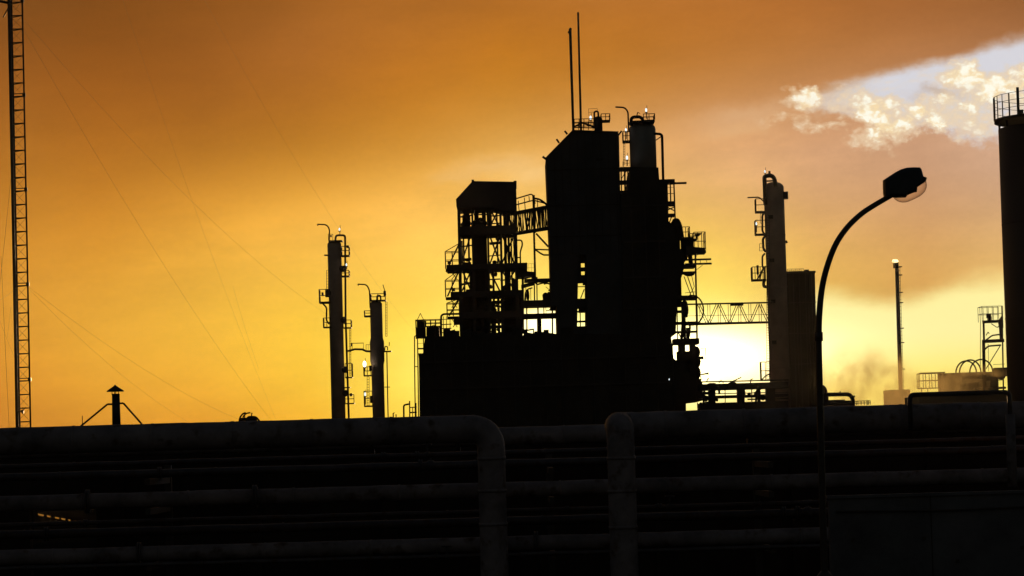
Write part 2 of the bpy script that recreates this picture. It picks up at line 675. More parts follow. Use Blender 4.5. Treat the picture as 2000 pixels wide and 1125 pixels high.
    low = smooth(edge, 26, -36) * smooth(s, st(1480, 600)[0], st(1600, 600)[0])
    strip = mixc(c255(255, 230, 108), c255(255, 241, 160), smooth(t, st(1750, 770)[1], st(1750, 640)[1]))
    col = mixc(col, strip, low)
    # ---- to scene-linear light
    gm = nt.nodes.new('ShaderNodeGamma')
    gm.inputs[1].default_value = 2.2
    nt.links.new(col.s, gm.inputs[0])
    # ---- aureole of the hidden sun
    def addc(c, colr, f):
        n = nt.nodes.new('ShaderNodeVectorMath')
        n.operation = 'MULTIPLY_ADD'
        nt.links.new(f.s, n.inputs[0])
        n.inputs[1].default_value = colr
        nt.links.new(c.s, n.inputs[2])
        return X(n.outputs[0])
    lin = X(gm.outputs[0])
    a, b = st(1290, 702)
    lin = addc(lin, (2.9, 2.45, 1.5), gauss(s, t, a, b, 245, 60))
    lin = addc(lin, (1.3, 1.15, .9), gauss(s, t, *st(1058, 630), 50, 26))
    lin = addc(lin, (.22, .17, .02), gauss(s, t, *st(1080, 700), 300, 120))
    # ---- fade to ordinary dusk sky away from the sunset
    fac = smooth(t, 2300, 980) * smooth(X.m('ABSOLUTE', s), 5200, 1500)
    sky = nt.nodes.new('ShaderNodeTexSky')
    sky.sky_type = 'NISHITA'
    sky.sun_disc = False
    sky.sun_elevation = SUN_EL
    sky.sun_rotation = SUN_AZ
    sky.dust_density = 3
    b1_ = nt.nodes.new('ShaderNodeBackground')
    nt.links.new(sky.outputs[0], b1_.inputs[0])
    b1_.inputs[1].default_value = NISHITA
    b2_ = nt.nodes.new('ShaderNodeBackground')
    nt.links.new(lin.s, b2_.inputs[0])
    mx = nt.nodes.new('ShaderNodeMixShader')
    nt.links.new(fac.s, mx.inputs[0])
    nt.links.new(b1_.outputs[0], mx.inputs[1])
    nt.links.new(b2_.outputs[0], mx.inputs[2])
    nt.links.new(mx.outputs[0], out.inputs[0])
    w.cycles.sampling_method = 'MANUAL'
    w.cycles.sample_map_resolution = 2048


NISHITA = .036
HAZE = .000035
build_sky()
sl = bpy.data.lights.new('sun', 'SUN')
sl.energy = 2.0
sl.angle = R(.5)
sl.color = (1, .62, .28)
so = bpy.data.objects.new('sun', sl)
COL.objects.link(so)
sd = Vector((math.sin(SUN_AZ) * math.cos(SUN_EL), math.cos(SUN_AZ) * math.cos(SUN_EL), math.sin(SUN_EL)))
so.rotation_euler = sd.to_track_quat('Z', 'Y').to_euler()

S.view_settings.view_transform = 'Standard'
S.view_settings.look = 'None'
S.view_settings.exposure = 0
S.view_settings.gamma = 1

# ------------------------------------------------------------------ ground
g = MB()
g.box(-3000, 3000, -200, 9000, -1.0, 0.0)
tag(g.build('ground', GROUND, loc=(0, 0, 0)), 'dark bare ground under the whole plant', 'ground', kind='structure')


# ------------------------------------------------------------------ plant helpers
def railing(parent, x0, x1, y, D, depth, h=20, sides=('f', 'l', 'r'), name='railing', w=1.5, step=9):
    """handrail round a deck; x0..x1 photograph pixels, y = deck level"""
    m = MB()
    r = w * pm(D) / 2
    p = W(x0, y, D)
    q = W(x1, y, D)
    z = (p.z + q.z) / 2
    H = h * pm(D)
    for fx in ('f', 'b'):
        Y = D if fx == 'f' else D + depth
        if fx == 'b' and 'b' not in sides:
            continue
        for k in (1, .5):
            m.tube([(p.x, Y, z + H * k), (q.x, Y, z + H * k)], r, 5)
        n = max(1, round(abs(x1 - x0) / step))
        for i in range(n + 1):
            X_ = p.x + (q.x - p.x) * i / n
            m.tube([(X_, Y, z), (X_, Y, z + H)], r, 5)
    for sd_, X_ in (('l', p.x), ('r', q.x)):
        if sd_ in sides:
            for k in (1, .5):
                m.tube([(X_, D, z + H * k), (X_, D + depth, z + H * k)], r, 5)
            for i in range(3):
                Y = D + depth * i / 2
                m.tube([(X_, Y, z), (X_, Y, z + H)], r, 5)
    return m.build(name, STEEL, parent)


def platform(parent, x0, x1, y, D, depth=1.6, th=2.5, rail=18, sides=('f', 'l', 'r'), step=8, brace=0):
    m = MB()
    p, q = W(x0, y, D), W(x1, y, D)
    z = (p.z + q.z) / 2
    m.box(p.x, q.x, D - .01, D + depth, z - th * pm(D), z)
    if brace:
        e = q.x if brace > 0 else p.x
        i = p.x if brace > 0 else q.x
        for Y in (D + .1, D + depth - .1):
            m.tube([(e, Y, z - th * pm(D)), (i, Y, z - th * pm(D) - abs(q.x - p.x))], .04, 5)
    o = m.build('platform', STEEL, parent)
    if rail:
        railing(o, x0 + .5, x1 - .5, y, D, depth, rail, sides, step=step)
    return o


def vessel(parent, name, cx, y0, y1, rpx, D, m=None, yc=None, dome=.5, n=24, skirt=None, taper=0):
    """upright domed vessel. y0 top of the dome, y1 bottom"""
    yc = (y0 + y1) / 2 if yc is None else yc
    c = W(cx, yc, D)
    zt, zb = W(cx, y0, D).z, W(cx, y1, D).z
    r = rpx * pm(D)
    pr = [(r * (1 + taper), zb)]
    if skirt:
        for (yy, rr) in skirt:
            pr.append((rr * pm(D), W(cx, yy, D).z))
    dh = r * dome
    for k in range(6):
        a = math.pi / 2 * k / 5
        pr.append((max(r * math.cos(a), .02), zt - dh + dh * math.sin(a)))
    mb = MB()
    mb.lathe((c.x, D), pr, n)
    return mb.build(name, m or COLSH, parent)


def lamp(parent, px, py, D, r=3.0, mast=None, m=None, cage=True):
    """lit bulkhead lamp on a short stem"""
    b = MB()
    c = W(px, py, D)
    k = pm(D)
    stem = MB()
    yb = mast if mast else py + 9
    stem.tube([W(px + .8, yb, D), W(px + .8, py + r * .8, D)], .045, 5)
    stem.lathe((c.x, c.y), [(.16, c.z - r * 1.2 * k), (.12, c.z - r * .9 * k)], 8)
    stem.tube([W(px + 1.4, py, D + .1), W(px + 1.4, py - r - 5, D + .1)], .025, 5)
    s_ = stem.build('lamp', STEEL, parent)
    b.ball(c, r * .5 * k, r * .5 * k, r * .95 * k, 10)
    b.build('bulb', m or LIT, s_)
    return s_


def ladder(parent, px, y0, y1, D, w=3.5, cage=False):
    m = MB()
    k = pm(D)
    n = max(2, int(abs(y1 - y0) / 5))
    for e in (-w / 2, w / 2):
        m.tube([W(px + e, y0, D), W(px + e, y1, D)], .025, 5)
    for i in range(n + 1):
        y = y0 + (y1 - y0) * i / n
        m.tube([W(px - w / 2, y, D), W(px + w / 2, y, D)], .02, 4)
    return m.build('ladder', STEEL, parent)


def pipes(parent, name, runs, D, m=None, fil=4):
    mb = MB()
    for pts, r in runs:
        mb.ptube(pts, D, r, 8, fil)
    return mb.build(name, m or STEEL, parent)


# ------------------------------------------------------------------ left distillation columns
DC = 300.0
c1 = thing('distillation_column', 'tallest slim column at left, with a hooked davit arm and small side platforms', 'column', base(661, DC), 'slim columns at left')
vessel(c1, 'shell', 657, 470, 850, 13.6, DC, yc=640, dome=.55)
pipes(c1, 'overhead_pipe', [([(655, 470), (656, 459.5), (674, 459.5), (675, 620), (682, 840)], 2.0)], DC - .9, fil=5)
pipes(c1, 'davit', [([(643, 480), (643.5, 447), (638, 439), (620, 438)], 1.3), ([(620, 438), (621, 441)], 1.0)], DC - .3, fil=5)
platform(c1, 641, 668, 469, DC - 1, 2, 2, 0)
m = MB(); m.ptube([(641.5, 469), (641, 457)], DC - 1, .5); m.ptube([(641, 457), (650, 457.5), (650, 469)], DC - 1, .5); m.pbox(645, 459, 648, 463, DC - 1, .2); m.build('railing', STEEL, c1)
lamp(c1, 663, 448, DC - .6, 3.2, 459)
platform(c1, 666, 682, 498, DC - .8, 1.6, 2.4, 17, step=14)
m = MB(); m.pbox(676.5, 479, 681, 484, DC - .9, .3); m.build('junction_box', STEEL, c1)
platform(c1, 633, 643, 497, DC - .4, .8, 2, 0)
lamp(c1, 676.5, 517, DC - 1.4, 3.0)
platform(c1, 667, 682, 538, DC - .8, 1.6, 2.2, 10, ('r',), step=14)
ladder(c1, 639.5, 528, 566, DC - .5)
platform(c1, 623, 645, 589, DC - .9, 1.8, 3, 24, ('f', 'l'), step=22)
m = MB(); m.pbox(628, 571, 632, 578, DC - .9, .3); m.build('junction_box', STEEL, c1)
m = MB()
for yy, xx in ((573, 642.5), (722, 673), (768, 674), (625, 671.5), (525, 669.5)):
    a = W(xx, yy, DC - .2)
    m.tube([a + Vector((-.35, 0, 0)), a + Vector((.25, 0, 0))], .38 if xx < 650 else .32, 12)
m.build('manhole', STEEL, c1)
pipes(c1, 'side_pipe', [([(628, 590), (638, 601), (637.5, 626), (643, 633)], 1.6)], DC - .5)
platform(c1, 631, 646, 638, DC - .7, 1.4, 2.2, 17, ('f', 'l'), step=8)
platform(c1, 670, 686, 639, DC - .8, 1.6, 2, 14, ('r',), step=14)
ladder(c1, 684, 640, 734, DC - .5, 2.6)
platform(c1, 674, 688, 736, DC - .8, 1.6, 2.2, 26, ('r', 'f'), step=14)
platform(c1, 672, 684, 756, DC - .6, 1.2, 1.8, 0)
platform(c1, 674, 692, 787, DC - .8, 1.6, 2, 16, ('f',), step=14)
m = MB(); m.pbox(683, 768, 688, 774, DC - .9, .3); m.build('junction_box', STEEL, c1)

c2 = thing('distillation_column', 'shorter slim column beside the tallest one, with a bright white lamp on its left side', 'column', base(737, DC), 'slim columns at left')
vessel(c2, 'shell', 737, 587, 850, 12.0, DC, yc=700, dome=.6, skirt=[(712, 12.2), (705, 14), (668, 14), (660, 12)])
pipes(c2, 'overhead_pipe', [([(736, 590), (736.5, 577), (743, 577), (744, 588)], 1.6)], DC - .5, fil=4)
platform(c2, 723, 753, 585.5, DC - 1, 2, 2, 12, ('f', 'l'), step=14)
pipes(c2, 'davit', [([(723, 602), (721.5, 566), (716, 556), (699, 555)], 1.3), ([(699, 555), (700, 558)], 1.0)], DC - .3, fil=5)
m = MB(); m.ptube([(753, 590), (752, 570), (748, 556)], DC - .6, .8); m.pbox(749, 568, 754, 578, DC - .6, .3); m.build('aerial', STEEL, c2)
platform(c2, 711, 725, 616, DC - .6, 1.2, 3, 9, ('f', 'l'), step=14)
ladder(c2, 754.5, 590, 657, DC - .4, 3)
platform(c2, 749, 764, 685, DC - .8, 1.6, 2, 0)
pipes(c2, 'side_pipe', [([(751, 688), (752, 676), (757, 677), (757, 684)], 1.0), ([(755.5, 688), (758.5, 840)], 1.1), ([(751, 756), (762, 756)], .8), ([(760, 676), (760.5, 668)], .7)], DC - .5, fil=3)
lamp(c2, 712, 711, DC - .9, 6.5, 725, LITB)
platform(c2, 710, 725, 732.5, DC - .8, 1.6, 2, 16, ('f', 'l'), step=7)
ladder(c2, 719, 736, 792, DC - .4, 4)
platform(c2, 711, 728, 792, DC - .8, 1.6, 2.6, 28, ('f', 'l'), step=16)
lamp(c2, 713, 770, DC - .9, 4.0, 790)
m = MB(); m.pbox(721, 714, 726, 724, DC - 1, .4); m.pbox(722.5, 773, 727, 787, DC - 1, .4); m.build('junction_box', STEEL, c2)

m = MB()
m.ptube([(677, 686), (685, 684.5), (693, 682), (708, 682.5), (715, 686), (727, 686.5)], DC - .3, 2.0)
pb = m.build('connecting_pipe', STEEL)
tag(pb, 'short horizontal pipe joining the two slim left columns', 'pipe')
m = MB()
m.ptube([(685, 684), (685, 670.5), (710, 670), (710, 683)], DC - .5, .55)
m.ptube([(688, 684), (688, 671)], DC - .5, .5); m.ptube([(715, 686), (715, 673), (724, 673)], DC - .5, .45); m.ptube([(719, 686), (719, 673)], DC - .5, .4); m.pbox(685.5, 671, 688, 676, DC - .5, .2)
m.build('handrail', STEEL, pb)

# ------------------------------------------------------------------ low plant building and its corner tower
DL = 296.0
lb = thing('plant_building', 'long low black process building across the foot of the central plant', 'building', base(1090, DL))
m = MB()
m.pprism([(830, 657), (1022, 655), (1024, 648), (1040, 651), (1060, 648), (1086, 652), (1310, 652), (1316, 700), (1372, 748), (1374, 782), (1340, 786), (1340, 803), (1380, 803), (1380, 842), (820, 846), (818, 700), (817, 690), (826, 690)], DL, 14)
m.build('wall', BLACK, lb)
m = MB()
for x0, x1, y0 in ((834, 858, 640), (1096, 1120, 640), (905, 930, 648), (868, 890, 646), (1000, 1016, 640), (1062, 1072, 644), (1024, 1030, 643), (1044, 1056, 647), (936, 948, 650), (976, 990, 648)):
    m.pbox(x0, y0, x1, 660, DL + 2, 3)
m.build('roof_unit', BLACK, lb)
m = MB()
for x0_, y0_, x1_, y1_ in ((836, 640, 850, 634), (871, 650, 888, 645), (903, 649, 920, 643), (1025, 646, 1042, 643), (1096, 641, 1118, 636)):
    m.ptube([(x0_, 657), (x0_, y0_), (x1_, y1_), (x1_, 657)], DL + 1.5, 1.3)
m.build('roof_pipe', STEEL, lb)
m = MB()
for i in range(16):
    x = 850 + i * 31
    m.pbox(x, 668, x + 1.6, 830, DL - .12, .115)
m.pbox(824, 700, 1300, 703, DL - .2, .19); m.pbox(824, 752, 1300, 755, DL - .2, .19)
m.build('wall_rib', STEEL, lb)

ct = thing('stair_tower', 'small corner stair cage with a pointed top at left end of the black plant', 'tower', base(820, DL))
m = MB()
m.pprism([(811, 626), (830, 624), (831, 662), (827, 664), (827, 690), (817, 690), (815.5, 662), (811, 658)], DL - .3, .1)
m2 = MB()
for yy in (0, 2.6):
    D_ = DL - .3 + yy
    m2.pbar(812, 625, 813.5, 662, D_, 2.2); m2.pbar(830, 625, 831, 660, D_, 2.2); m2.pbar(821, 625, 822, 660, D_, 1.2)
    m2.pbar(811, 626, 831, 625, D_, 3); m2.pbar(811, 640, 831, 639, D_, 1.2); m2.pbar(812, 660, 831, 660, D_, 3)
    m2.pbar(815.5, 660, 818, 840, D_, 2.2)
    m2.pbar(827, 660, 827.5, 690, D_, 2); m2.pbar(816, 681, 828, 681, D_, 3); m2.pbar(816, 671, 828, 670, D_, .7)
m2.build('frame', STEEL, ct)
m = MB()
m.pbox(813, 640, 830, 659, DL + .4, .15); m.pbox(814, 627, 829, 640, DL + 2.0, .1)
m.build('panel', BLACK, ct)
m = MB()
m.pbar(815, 625, 821, 612, DL, 1.2); m.pbar(821, 612, 827, 624, DL, 1.2); m.pbar(815, 625, 821, 612, DL + 2, 1.2); m.pbar(821, 612, 827, 624, DL + 2, 1.2)
m.build('roof_frame', STEEL, ct)
pipes(ct, 'downpipe', [([(809.5, 658), (809.8, 716), (811.5, 840)], 1.1), ([(809, 658), (813, 655)], 1.1), ([(809.6, 716), (816, 716)], .8)], DL - .6, fil=2)

m = MB()
m.tube([W(833, 650, DL + 6), W(862, 650, DL + 6)], 14 * pm(DL), 16)
dr = m.build('storage_drum', BLACK)
tag(dr, 'dark horizontal drum beside the pointed stair cage', 'drum')
railing(dr, 831, 860, 637, DL + 5, 2, 13, ('f', 'b'), step=10)
pp = pipes(None, 'pipe_bend', [([(862, 660), (861.5, 617), (866, 613.5), (897, 613)], 2.0)], DL + 1, fil=5)
tag(pp, 'rounded pipe rising beside the drum and entering the open steel tower', 'pipe')
m = MB()
for x in (866, 872, 879):
    m.ptube([(x, 657), (x, 618)], DL + 2, .7)
for y in (624, 634, 642, 650):
    m.ptube([(863, y), (882, y - 1)], DL + 2, 1.0 if y > 630 else .7)
m.pbox(866, 642, 880, 657, DL + 3, .4); m.pbox(886, 618, 897, 634, DL + 3, 1); m.pbox(880, 646, 897, 657, DL + 3, 1)
o = m.build('pipe_cluster', STEEL)
tag(o, 'cluttered small pipe frame between the drum and the open steel tower', 'frame')

# ------------------------------------------------------------------ open steel tower
DT = 300.0
TD = 5.5
tw = thing('steel_tower', 'open steel tower of girders and vessels under a dark hooded roof', 'tower', base(955, DT))
m = MB()
m.pprism([(890.5, 389), (923, 353.5), (1008, 355), (1009.5, 411), (985, 412), (960, 405), (891.5, 404)], DT - .4, TD + .8)
m.build('roof_hood', DCLAD, tw)
m = MB(); m.pbox(921, 351, 926, 357, DT - .5, TD + 1); m.pbox(1003, 353, 1009, 358, DT - .5, TD + 1); m.build('roof_trim', STEEL, tw)
for xx, wq in ((896, 4.5), (977, 3.5), (1006, 4.5), (922, 3.0), (952, 3.0)):
    for yy in (0, TD):
        m = MB(); m.pbar(xx, 400, xx + 5.5, 660, DT + yy, wq * 1.35)
        m.build('post', STEEL, tw)
for y0, y1, xa, xb in ((441, 459, 898, 1008), (515, 527, 872, 1030), (568, 580, 880, 1020), (404, 409, 893, 1008), (608, 622, 898, 1020), (650, 660, 898, 1020)):
    m = MB()
    m.pbox(xa, y0, xb, y1 - 2, DT - .1, .3); m.pbox(xa, y0, xb, y1 - 2, DT + TD, .3); m.pbox(xa, y0 + 4, xb, y1, DT + .4, TD - .6)
    m.pbox(xa + 30, y0 - 3, xa + 48, y0 + 2, DT + 1, 2); m.pbox(xa + 2, y0 - 5, xa + 9, y0, DT + 2, 1)
    m.build('deck', STEEL, tw)
m = MB()
rnd = random.Random(3)
for (xa, xb, ya, yb, d) in ((900, 922, 408, 440, 0), (957, 975, 408, 442, 1), (979, 1006, 412, 442, 0), (901, 920, 458, 515, 1), (957, 977, 462, 515, 0), (980, 1005, 458, 515, 1), (903, 920, 528, 568, 1), (956, 976, 528, 568, 0), (980, 1006, 528, 568, 1)):
    for yy in (0, TD):
        if yy and xa in (901, 979, 956):
            continue
        if (yy == 0) == (d == 1):
            m.pbar(xa, yb, xb, ya, DT + yy, 3.0)
        else:
            m.pbar(xa, ya, xb, yb, DT + yy, 3.2)
m.build('bracing', STEEL, tw)
m = MB()
for x_, y_ in ((908, 436), (918, 452), (926, 436), (949, 436), (956, 408), (966, 512), (972, 466), (984, 420), (962, 530), (968, 536), (914, 532), (920, 560), (985, 560), (992, 548), (944, 595), (966, 606), (972, 596), (950, 640), (962, 648), (972, 644), (938, 428), (903, 462), (912, 508), (959, 560)):
    m.ball(W(x_, y_, DT + 1.6), rnd.uniform(2.2, 5) * pm(DT), .25, rnd.uniform(2.2, 5) * pm(DT), 9, .15)
m.build('valve', BLACK, tw)
for k, (cx, y0, y1, r) in enumerate(((938, 428, 655, 15), (911, 417, 448, 8), (910, 578, 656, 13), (1000, 575, 656, 16), (984, 560, 600, 5), (945, 398, 440, 4), (931, 404, 445, 4), (988, 405, 460, 5), (964, 590, 660, 5))):
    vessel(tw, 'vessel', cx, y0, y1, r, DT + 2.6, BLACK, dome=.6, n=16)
rr = []
for x, ya, yb, r in ((927, 404, 440, 1.0), (957, 404, 445, 2.2), (970, 410, 520, 1.2), (985, 404, 570, 2.0), (992, 411, 575, 1.6), (998, 455, 570, 1.1), (915, 455, 520, 1.4), (905, 455, 570, 1.2), (963, 520, 600, 1.6), (973, 575, 655, 1.8), (942, 575, 655, 3.0), (953, 580, 655, 2.4), (981, 580, 655, 2.6), (920, 530, 600, 2.5), (926, 520, 600, 2.0), (990, 528, 575, 2.4), (958, 575, 602, 1.5), (950, 528, 570, 2.5)):
    rr.append(([(x, ya), (x + (yb - ya) * .024, yb)], r * 1.4))
for xa, ya, xb, yb, r in ((898, 424, 922, 420, 1.2), (925, 419, 957, 419, 1.0), (957, 422, 977, 421, .9), (957, 437, 977, 436, .9), (900, 482, 922, 479, 1.0), (956, 476, 978, 474, 2.0), (956, 500, 978, 498, .8), (977, 548, 1005, 544, 1.0), (900, 556, 922, 552, 1.6), (957, 546, 977, 545, 1), (935, 592, 1000, 589, 2.4), (935, 600, 960, 602, 3), (962, 597, 980, 599, 1.5), (930, 640, 1005, 637, 2.2), (900, 508, 921, 506, 2)):
    rr.append(([(xa, ya), (xb, yb)], r * 1.4))
pipes(tw, 'pipework', rr, DT + 1.2)
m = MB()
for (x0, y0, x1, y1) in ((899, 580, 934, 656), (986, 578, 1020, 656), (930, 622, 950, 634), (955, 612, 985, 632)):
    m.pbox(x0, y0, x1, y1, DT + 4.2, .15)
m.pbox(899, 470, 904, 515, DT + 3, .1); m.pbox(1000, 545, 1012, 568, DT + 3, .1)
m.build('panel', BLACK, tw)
m = MB()
for i in range(12):
    x = 984 + i * 1.9
    m.pbar(x, 412, x + rnd.uniform(-3, 4), 444, DT + 2.2, 1.5); m.pbar(x, 459, x + rnd.uniform(-4, 5), 516, DT + 2.2, 1.3)
m.build('screen', STEEL, tw)
# zig-zag stair on its left side
for yl, h, yt in ((524, 33, 478), (579, 32, 530), (617, 25, 586)):
    sx_ = MB()
    x0 = 870 if yl < 600 else 873
    p, q = W(x0, yl, DT), W(898, yl, DT)
    sx_.box(p.x, q.x, DT + .6, DT + 2.6, q.z - .22, q.z)
    st_ = sx_.build('stair_landing', STEEL, tw)
    railing(st_, x0, 897, yl, DT + .6, 2, h, ('f', 'l', 'b'), step=13, w=1.5)
    f = MB()
    f.pbar(x0 + 4, yl, 896, yt, DT + .8, 3.0); f.pbar(x0 + 4, yl, 896, yt, DT + 1.7, 3.0)
    f.pbar(x0, yl - h, 896, yt - 2, DT + .7, 1.5); f.pbar(x0 + 8, yl + 3, 893, yl + 22, DT + 1.2, 1.5); f.pbar(896, yl + 4, x0 + 12, yl + 22, DT + 1.2, 1.5)
    f.build('stair_flight', STEEL, tw)
# side outrigger deck to the right
m = MB()
m.pprism([(1006, 518), (1028, 519), (1030, 530), (1046, 531), (1046, 536), (1024, 541), (1006, 541)], DT + .8, 4)
m.build('outrigger_deck', STEEL, tw)
pipes(tw, 'loop_pipe', [([(1007, 469), (1019, 469), (1020.5, 478), (1016, 492), (1016.5, 520)], 1.5), ([(1007, 503), (1016, 503)], 1.2)], DT + 1, fil=5)

# ------------------------------------------------------------------ gallery between tower and tall building
gb = thing('pipe_gallery', 'lattice-sided pipe bridge from the hooded tower to the tall clad building', 'bridge', W(1040, 452, DT))
m = MB()
for yy in (0, 2.4):
    m.pbar(1009, 456, 1071, 446, DT + 1 + yy, 7); m.pbar(1009, 416, 1071, 404, DT + 1 + yy, 7); m.pbar(1042, 381, 1044, 455, DT + 1 + yy, 5); m.pbar(1009, 416, 1009, 456, DT + 1 + yy, 3)
m.build('girder', STEEL, gb)
m = MB()
for i in range(36):
    x = 1010 + i * 1.66
    y = 415 - (x - 1010) * .2
    m.pbar(x, y, x + rnd.uniform(-5, 7), y + 40, DT + 1.2 + (i % 2) * 2, 2.0)
m.build('lattice', STEEL, gb)
pipes(gb, 'top_pipe', [([(1008, 388), (1038, 379), (1042, 383), (1045, 398)], 1.3), ([(1008, 400), (1042, 391), (1071, 399)], 1.3), ([(1040, 387), (1054, 389), (1066, 398), (1071, 404)], 2.0), ([(1012, 392), (1014, 412)], .8), ([(1024, 386), (1026, 410)], .8), ([(1033, 383), (1034, 392)], .8), ([(1050, 390), (1050, 404)], .8)], DT + 2, fil=6)
m = MB()
for yy in (0, 2.4):
    m.pbar(1043, 455, 1045.5, 548, DT + 1 + yy, 4); m.pbar(1047, 456, 1071, 482, DT + 1 + yy, 3.4); m.pbar(1045, 487, 1072, 488, DT + 1 + yy, 2.6)
m.ptube([(1046, 488), (1056, 495), (1062, 498), (1072, 498)], DT + 2, 1.6)
m.build('trestle', STEEL, gb)

# ------------------------------------------------------------------ process decks in the gap below the gallery
dk = thing('process_decks', 'open process decks with pumps in the gap beside the tall building, sun glowing through', 'decks', base(1050, DT))
m = MB()
m.pbox(1024, 544, 1076, 548, DT + 1, 4); m.pprism([(1018, 556), (1044, 550), (1044, 553), (1018, 560)], DT + 1, 4)
m.build('deck', STEEL, dk)
m = MB(); m.pbox(1018, 586, 1090, 598, DT + 1, 4); m.build('deck', STEEL, dk)
m = MB(); m.pbox(1018, 612, 1090, 620, DT + 1, 4); m.build('deck', STEEL, dk)
m = MB()
for x, ya, yb, w_ in ((1021, 540, 652, 4.5), (1043.5, 545, 590, 2.5), (1048.5, 545, 590, 2.2), (1028.7, 595, 654, 2.6), (1050.5, 598, 615, 3), (1053, 618, 652, 9), (1062, 598, 615, 2.0), (1066, 598, 613, 1.2), (1079, 545, 656, 2.2), (1036.5, 562, 590, 1.2), (1027, 562, 590, 1.4), (1078, 598, 654, 2)):
    m.pbar(x, ya, x + .5, yb, DT + 1.5, w_)
m.pbar(1072, 605, 1079, 604, DT + 1.5, 1.2); m.pbar(1067, 607, 1078, 605, DT + 1.5, 1.6); m.pbar(1064, 618, 1074, 616, DT + 2, 3)
m.build('post', STEEL, dk)
m = MB()
m.ball(W(1031, 577, DT + 3), 3.2 * pm(DT), 3.2 * pm(DT), 12 * pm(DT)); m.ball(W(1044, 540, DT + 3), 3.4 * pm(DT)); m.pbox(1038, 541, 1050, 546, DT + 2, 1)
m.tube([W(1060, 584, DT + 3), W(1084, 582, DT + 3)], 7.5 * pm(DT), 12); m.ball(W(1066, 578, DT + 3), 7 * pm(DT)); m.pbox(1070, 570, 1078, 590, DT + 3, 1)
m.build('pump', BLACK, dk)
pipes(dk, 'pipework', [([(1062, 555), (1068, 553), (1078, 556)], 1.6), ([(1066, 560), (1074, 567)], .6), ([(1040, 562), (1030, 565), (1026, 572), (1025, 588)], 1.4), ([(1045, 550), (1048, 556), (1078, 548)], 1.5), ([(1071, 568), (1076, 566), (1077, 545)], 1.2)], DT + 2)
railing(dk, 1028, 1043, 531, DT + 2, 2, 16, ('f',), step=5, w=.5)

# ------------------------------------------------------------------ tall clad building
tb = thing('tall_building', 'tall dark clad plant building with a sloping shoulder and two thin stacks on its roof', 'building', base(1140, DT))
TBD = 10
m = MB()
m.pprism([(1066, 307), (1117, 255), (1207, 258), (1209, 265), (1214.5, 497), (1074, 497)], DT, TBD)
m.build('wall', DCLAD, tb)
m = MB()
m.pprism([(1074, 497.3), (1130, 497.3), (1127, 660), (1089, 660), (1087, 598), (1076, 598)], DT, TBD)
m.pprism([(1146, 497.3), (1214.5, 497.3), (1218, 660), (1147, 660)], DT, TBD)
for ya, yb in ((509, 514), (522, 530), (537, 553), (583, 603), (607, 610), (637, 660)):
    m.pbox(1126, ya, 1150, yb, DT + .6, .4); 
m.pbox(1138, 553, 1143, 557, DT + .8, .3); m.pbox(1129, 559, 1142, 560.5, DT + .8, .3); m.pbar(1141, 565, 1134, 583, DT + 1, 2); m.pbox(1143.5, 497, 1148, 660, DT + .7, .3); m.pbox(1126, 497, 1136 - 1, 552, DT + .7, .3)
m.pbar(1133, 603, 1133.5, 640, DT + 1, 2.2); m.pbox(1126, 626, 1148, 629.5, DT + .6, .5); m.pbox(1130, 603, 1146, 611, DT + 1.2, .3)
m.build('lower_wall', DCLAD, tb)
m = MB()
m.pbar(1060, 306, 1068, 312, DT - .2, 3.5, .6, y=.4); m.pbar(1087, 272, 1092, 279, DT, 3, .6); m.pbar(1103, 256, 1108, 262, DT, 3, .6); m.pbar(1214, 256, 1208, 264, DT, 3, .6)
m.pbar(1066, 309, 1118, 256, DT - .1, 2, .3); m.pbar(1117, 255, 1208, 258, DT - .1, 2.5, .3)
m.build('roof_bracket', STEEL, tb)
m = MB()
for y, x0, x1 in ((330, 1068, 1211), (400, 1070, 1212), (460, 1072, 1213)):
    m.pbox(x0, y, x1, y + 1.6, DT - .06, .055)
m.pbox(1164, 309, 1178, 314, DT - .06, .055)
for k_ in range(9):
    x = 1082 + k_ * 15
    m.pbar(x, 300 if x < 1105 else 262, x + 6.5, 496, DT - .03, .8, .05)
m.build('wall_trim', BLACK, tb)

for nm, (xt, yt, xb, yb, r0, r1, d, lab) in {'a': (1113.5, 56, 1120, 262, 2.9, 2.6, 2.0, 'thicker, shorter vent stack at the left of the pair on the tall building roof'), 'b': (1129, 24, 1135, 262, 2.0, 2.4, 5.0, 'thinner, taller vent stack at the right of the pair on the tall building roof')}.items():
    m = MB()
    m.ptube([(xb, yb), (xt, yt)], DT + d, r1, 10, r1=r0)
    o = m.build('vent_stack', GALV)
    tag(o, lab, 'stack', 'vent stacks on the tall building')
    if nm == 'a':
        m = MB(); m.pbox(1109, 61, 1112, 64.5, DT + d, .3); m.ball(W(1114, 57, DT + d), 3 * pm(DT)); m.build('cap', GALV, o)
sb = MB()
sb.pbar(1120, 248, 1138, 240, DT + 3, 3.2); sb.pbar(1138, 240, 1166, 250, DT + 3, 3.6); sb.pbar(1121, 249, 1166, 250, DT + 3, 2.0); sb.pbar(1135, 241, 1136, 256, DT + 3, 2)
o = sb.build('stack_brace', STEEL)
tag(o, 'low triangular brace at the foot of the two roof stacks', 'brace')
railing(o, 1122, 1160, 248, DT + 2.4, 3, 16, ('f', 'b'), step=10)

rv = thing('roof_vessel', 'small domed vessel with side platform on the tall building roof', 'vessel', W(1168, 256, DT + 4))
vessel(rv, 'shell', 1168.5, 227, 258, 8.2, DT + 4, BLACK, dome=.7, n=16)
pipes(rv, 'overhead_pipe', [([(1161, 234), (1160.5, 218), (1168, 217), (1169, 228)], 1.8)], DT + 3.6, fil=5)
platform(rv, 1174, 1192, 234, DT + 3, 2, 2, 12, step=8)
railing(rv, 1150, 1167, 226, DT + 3, 2, 14, ('f',), step=16, w=.7)
lamp(rv, 1153.5, 230, DT + 3.2, 4.5, 248)

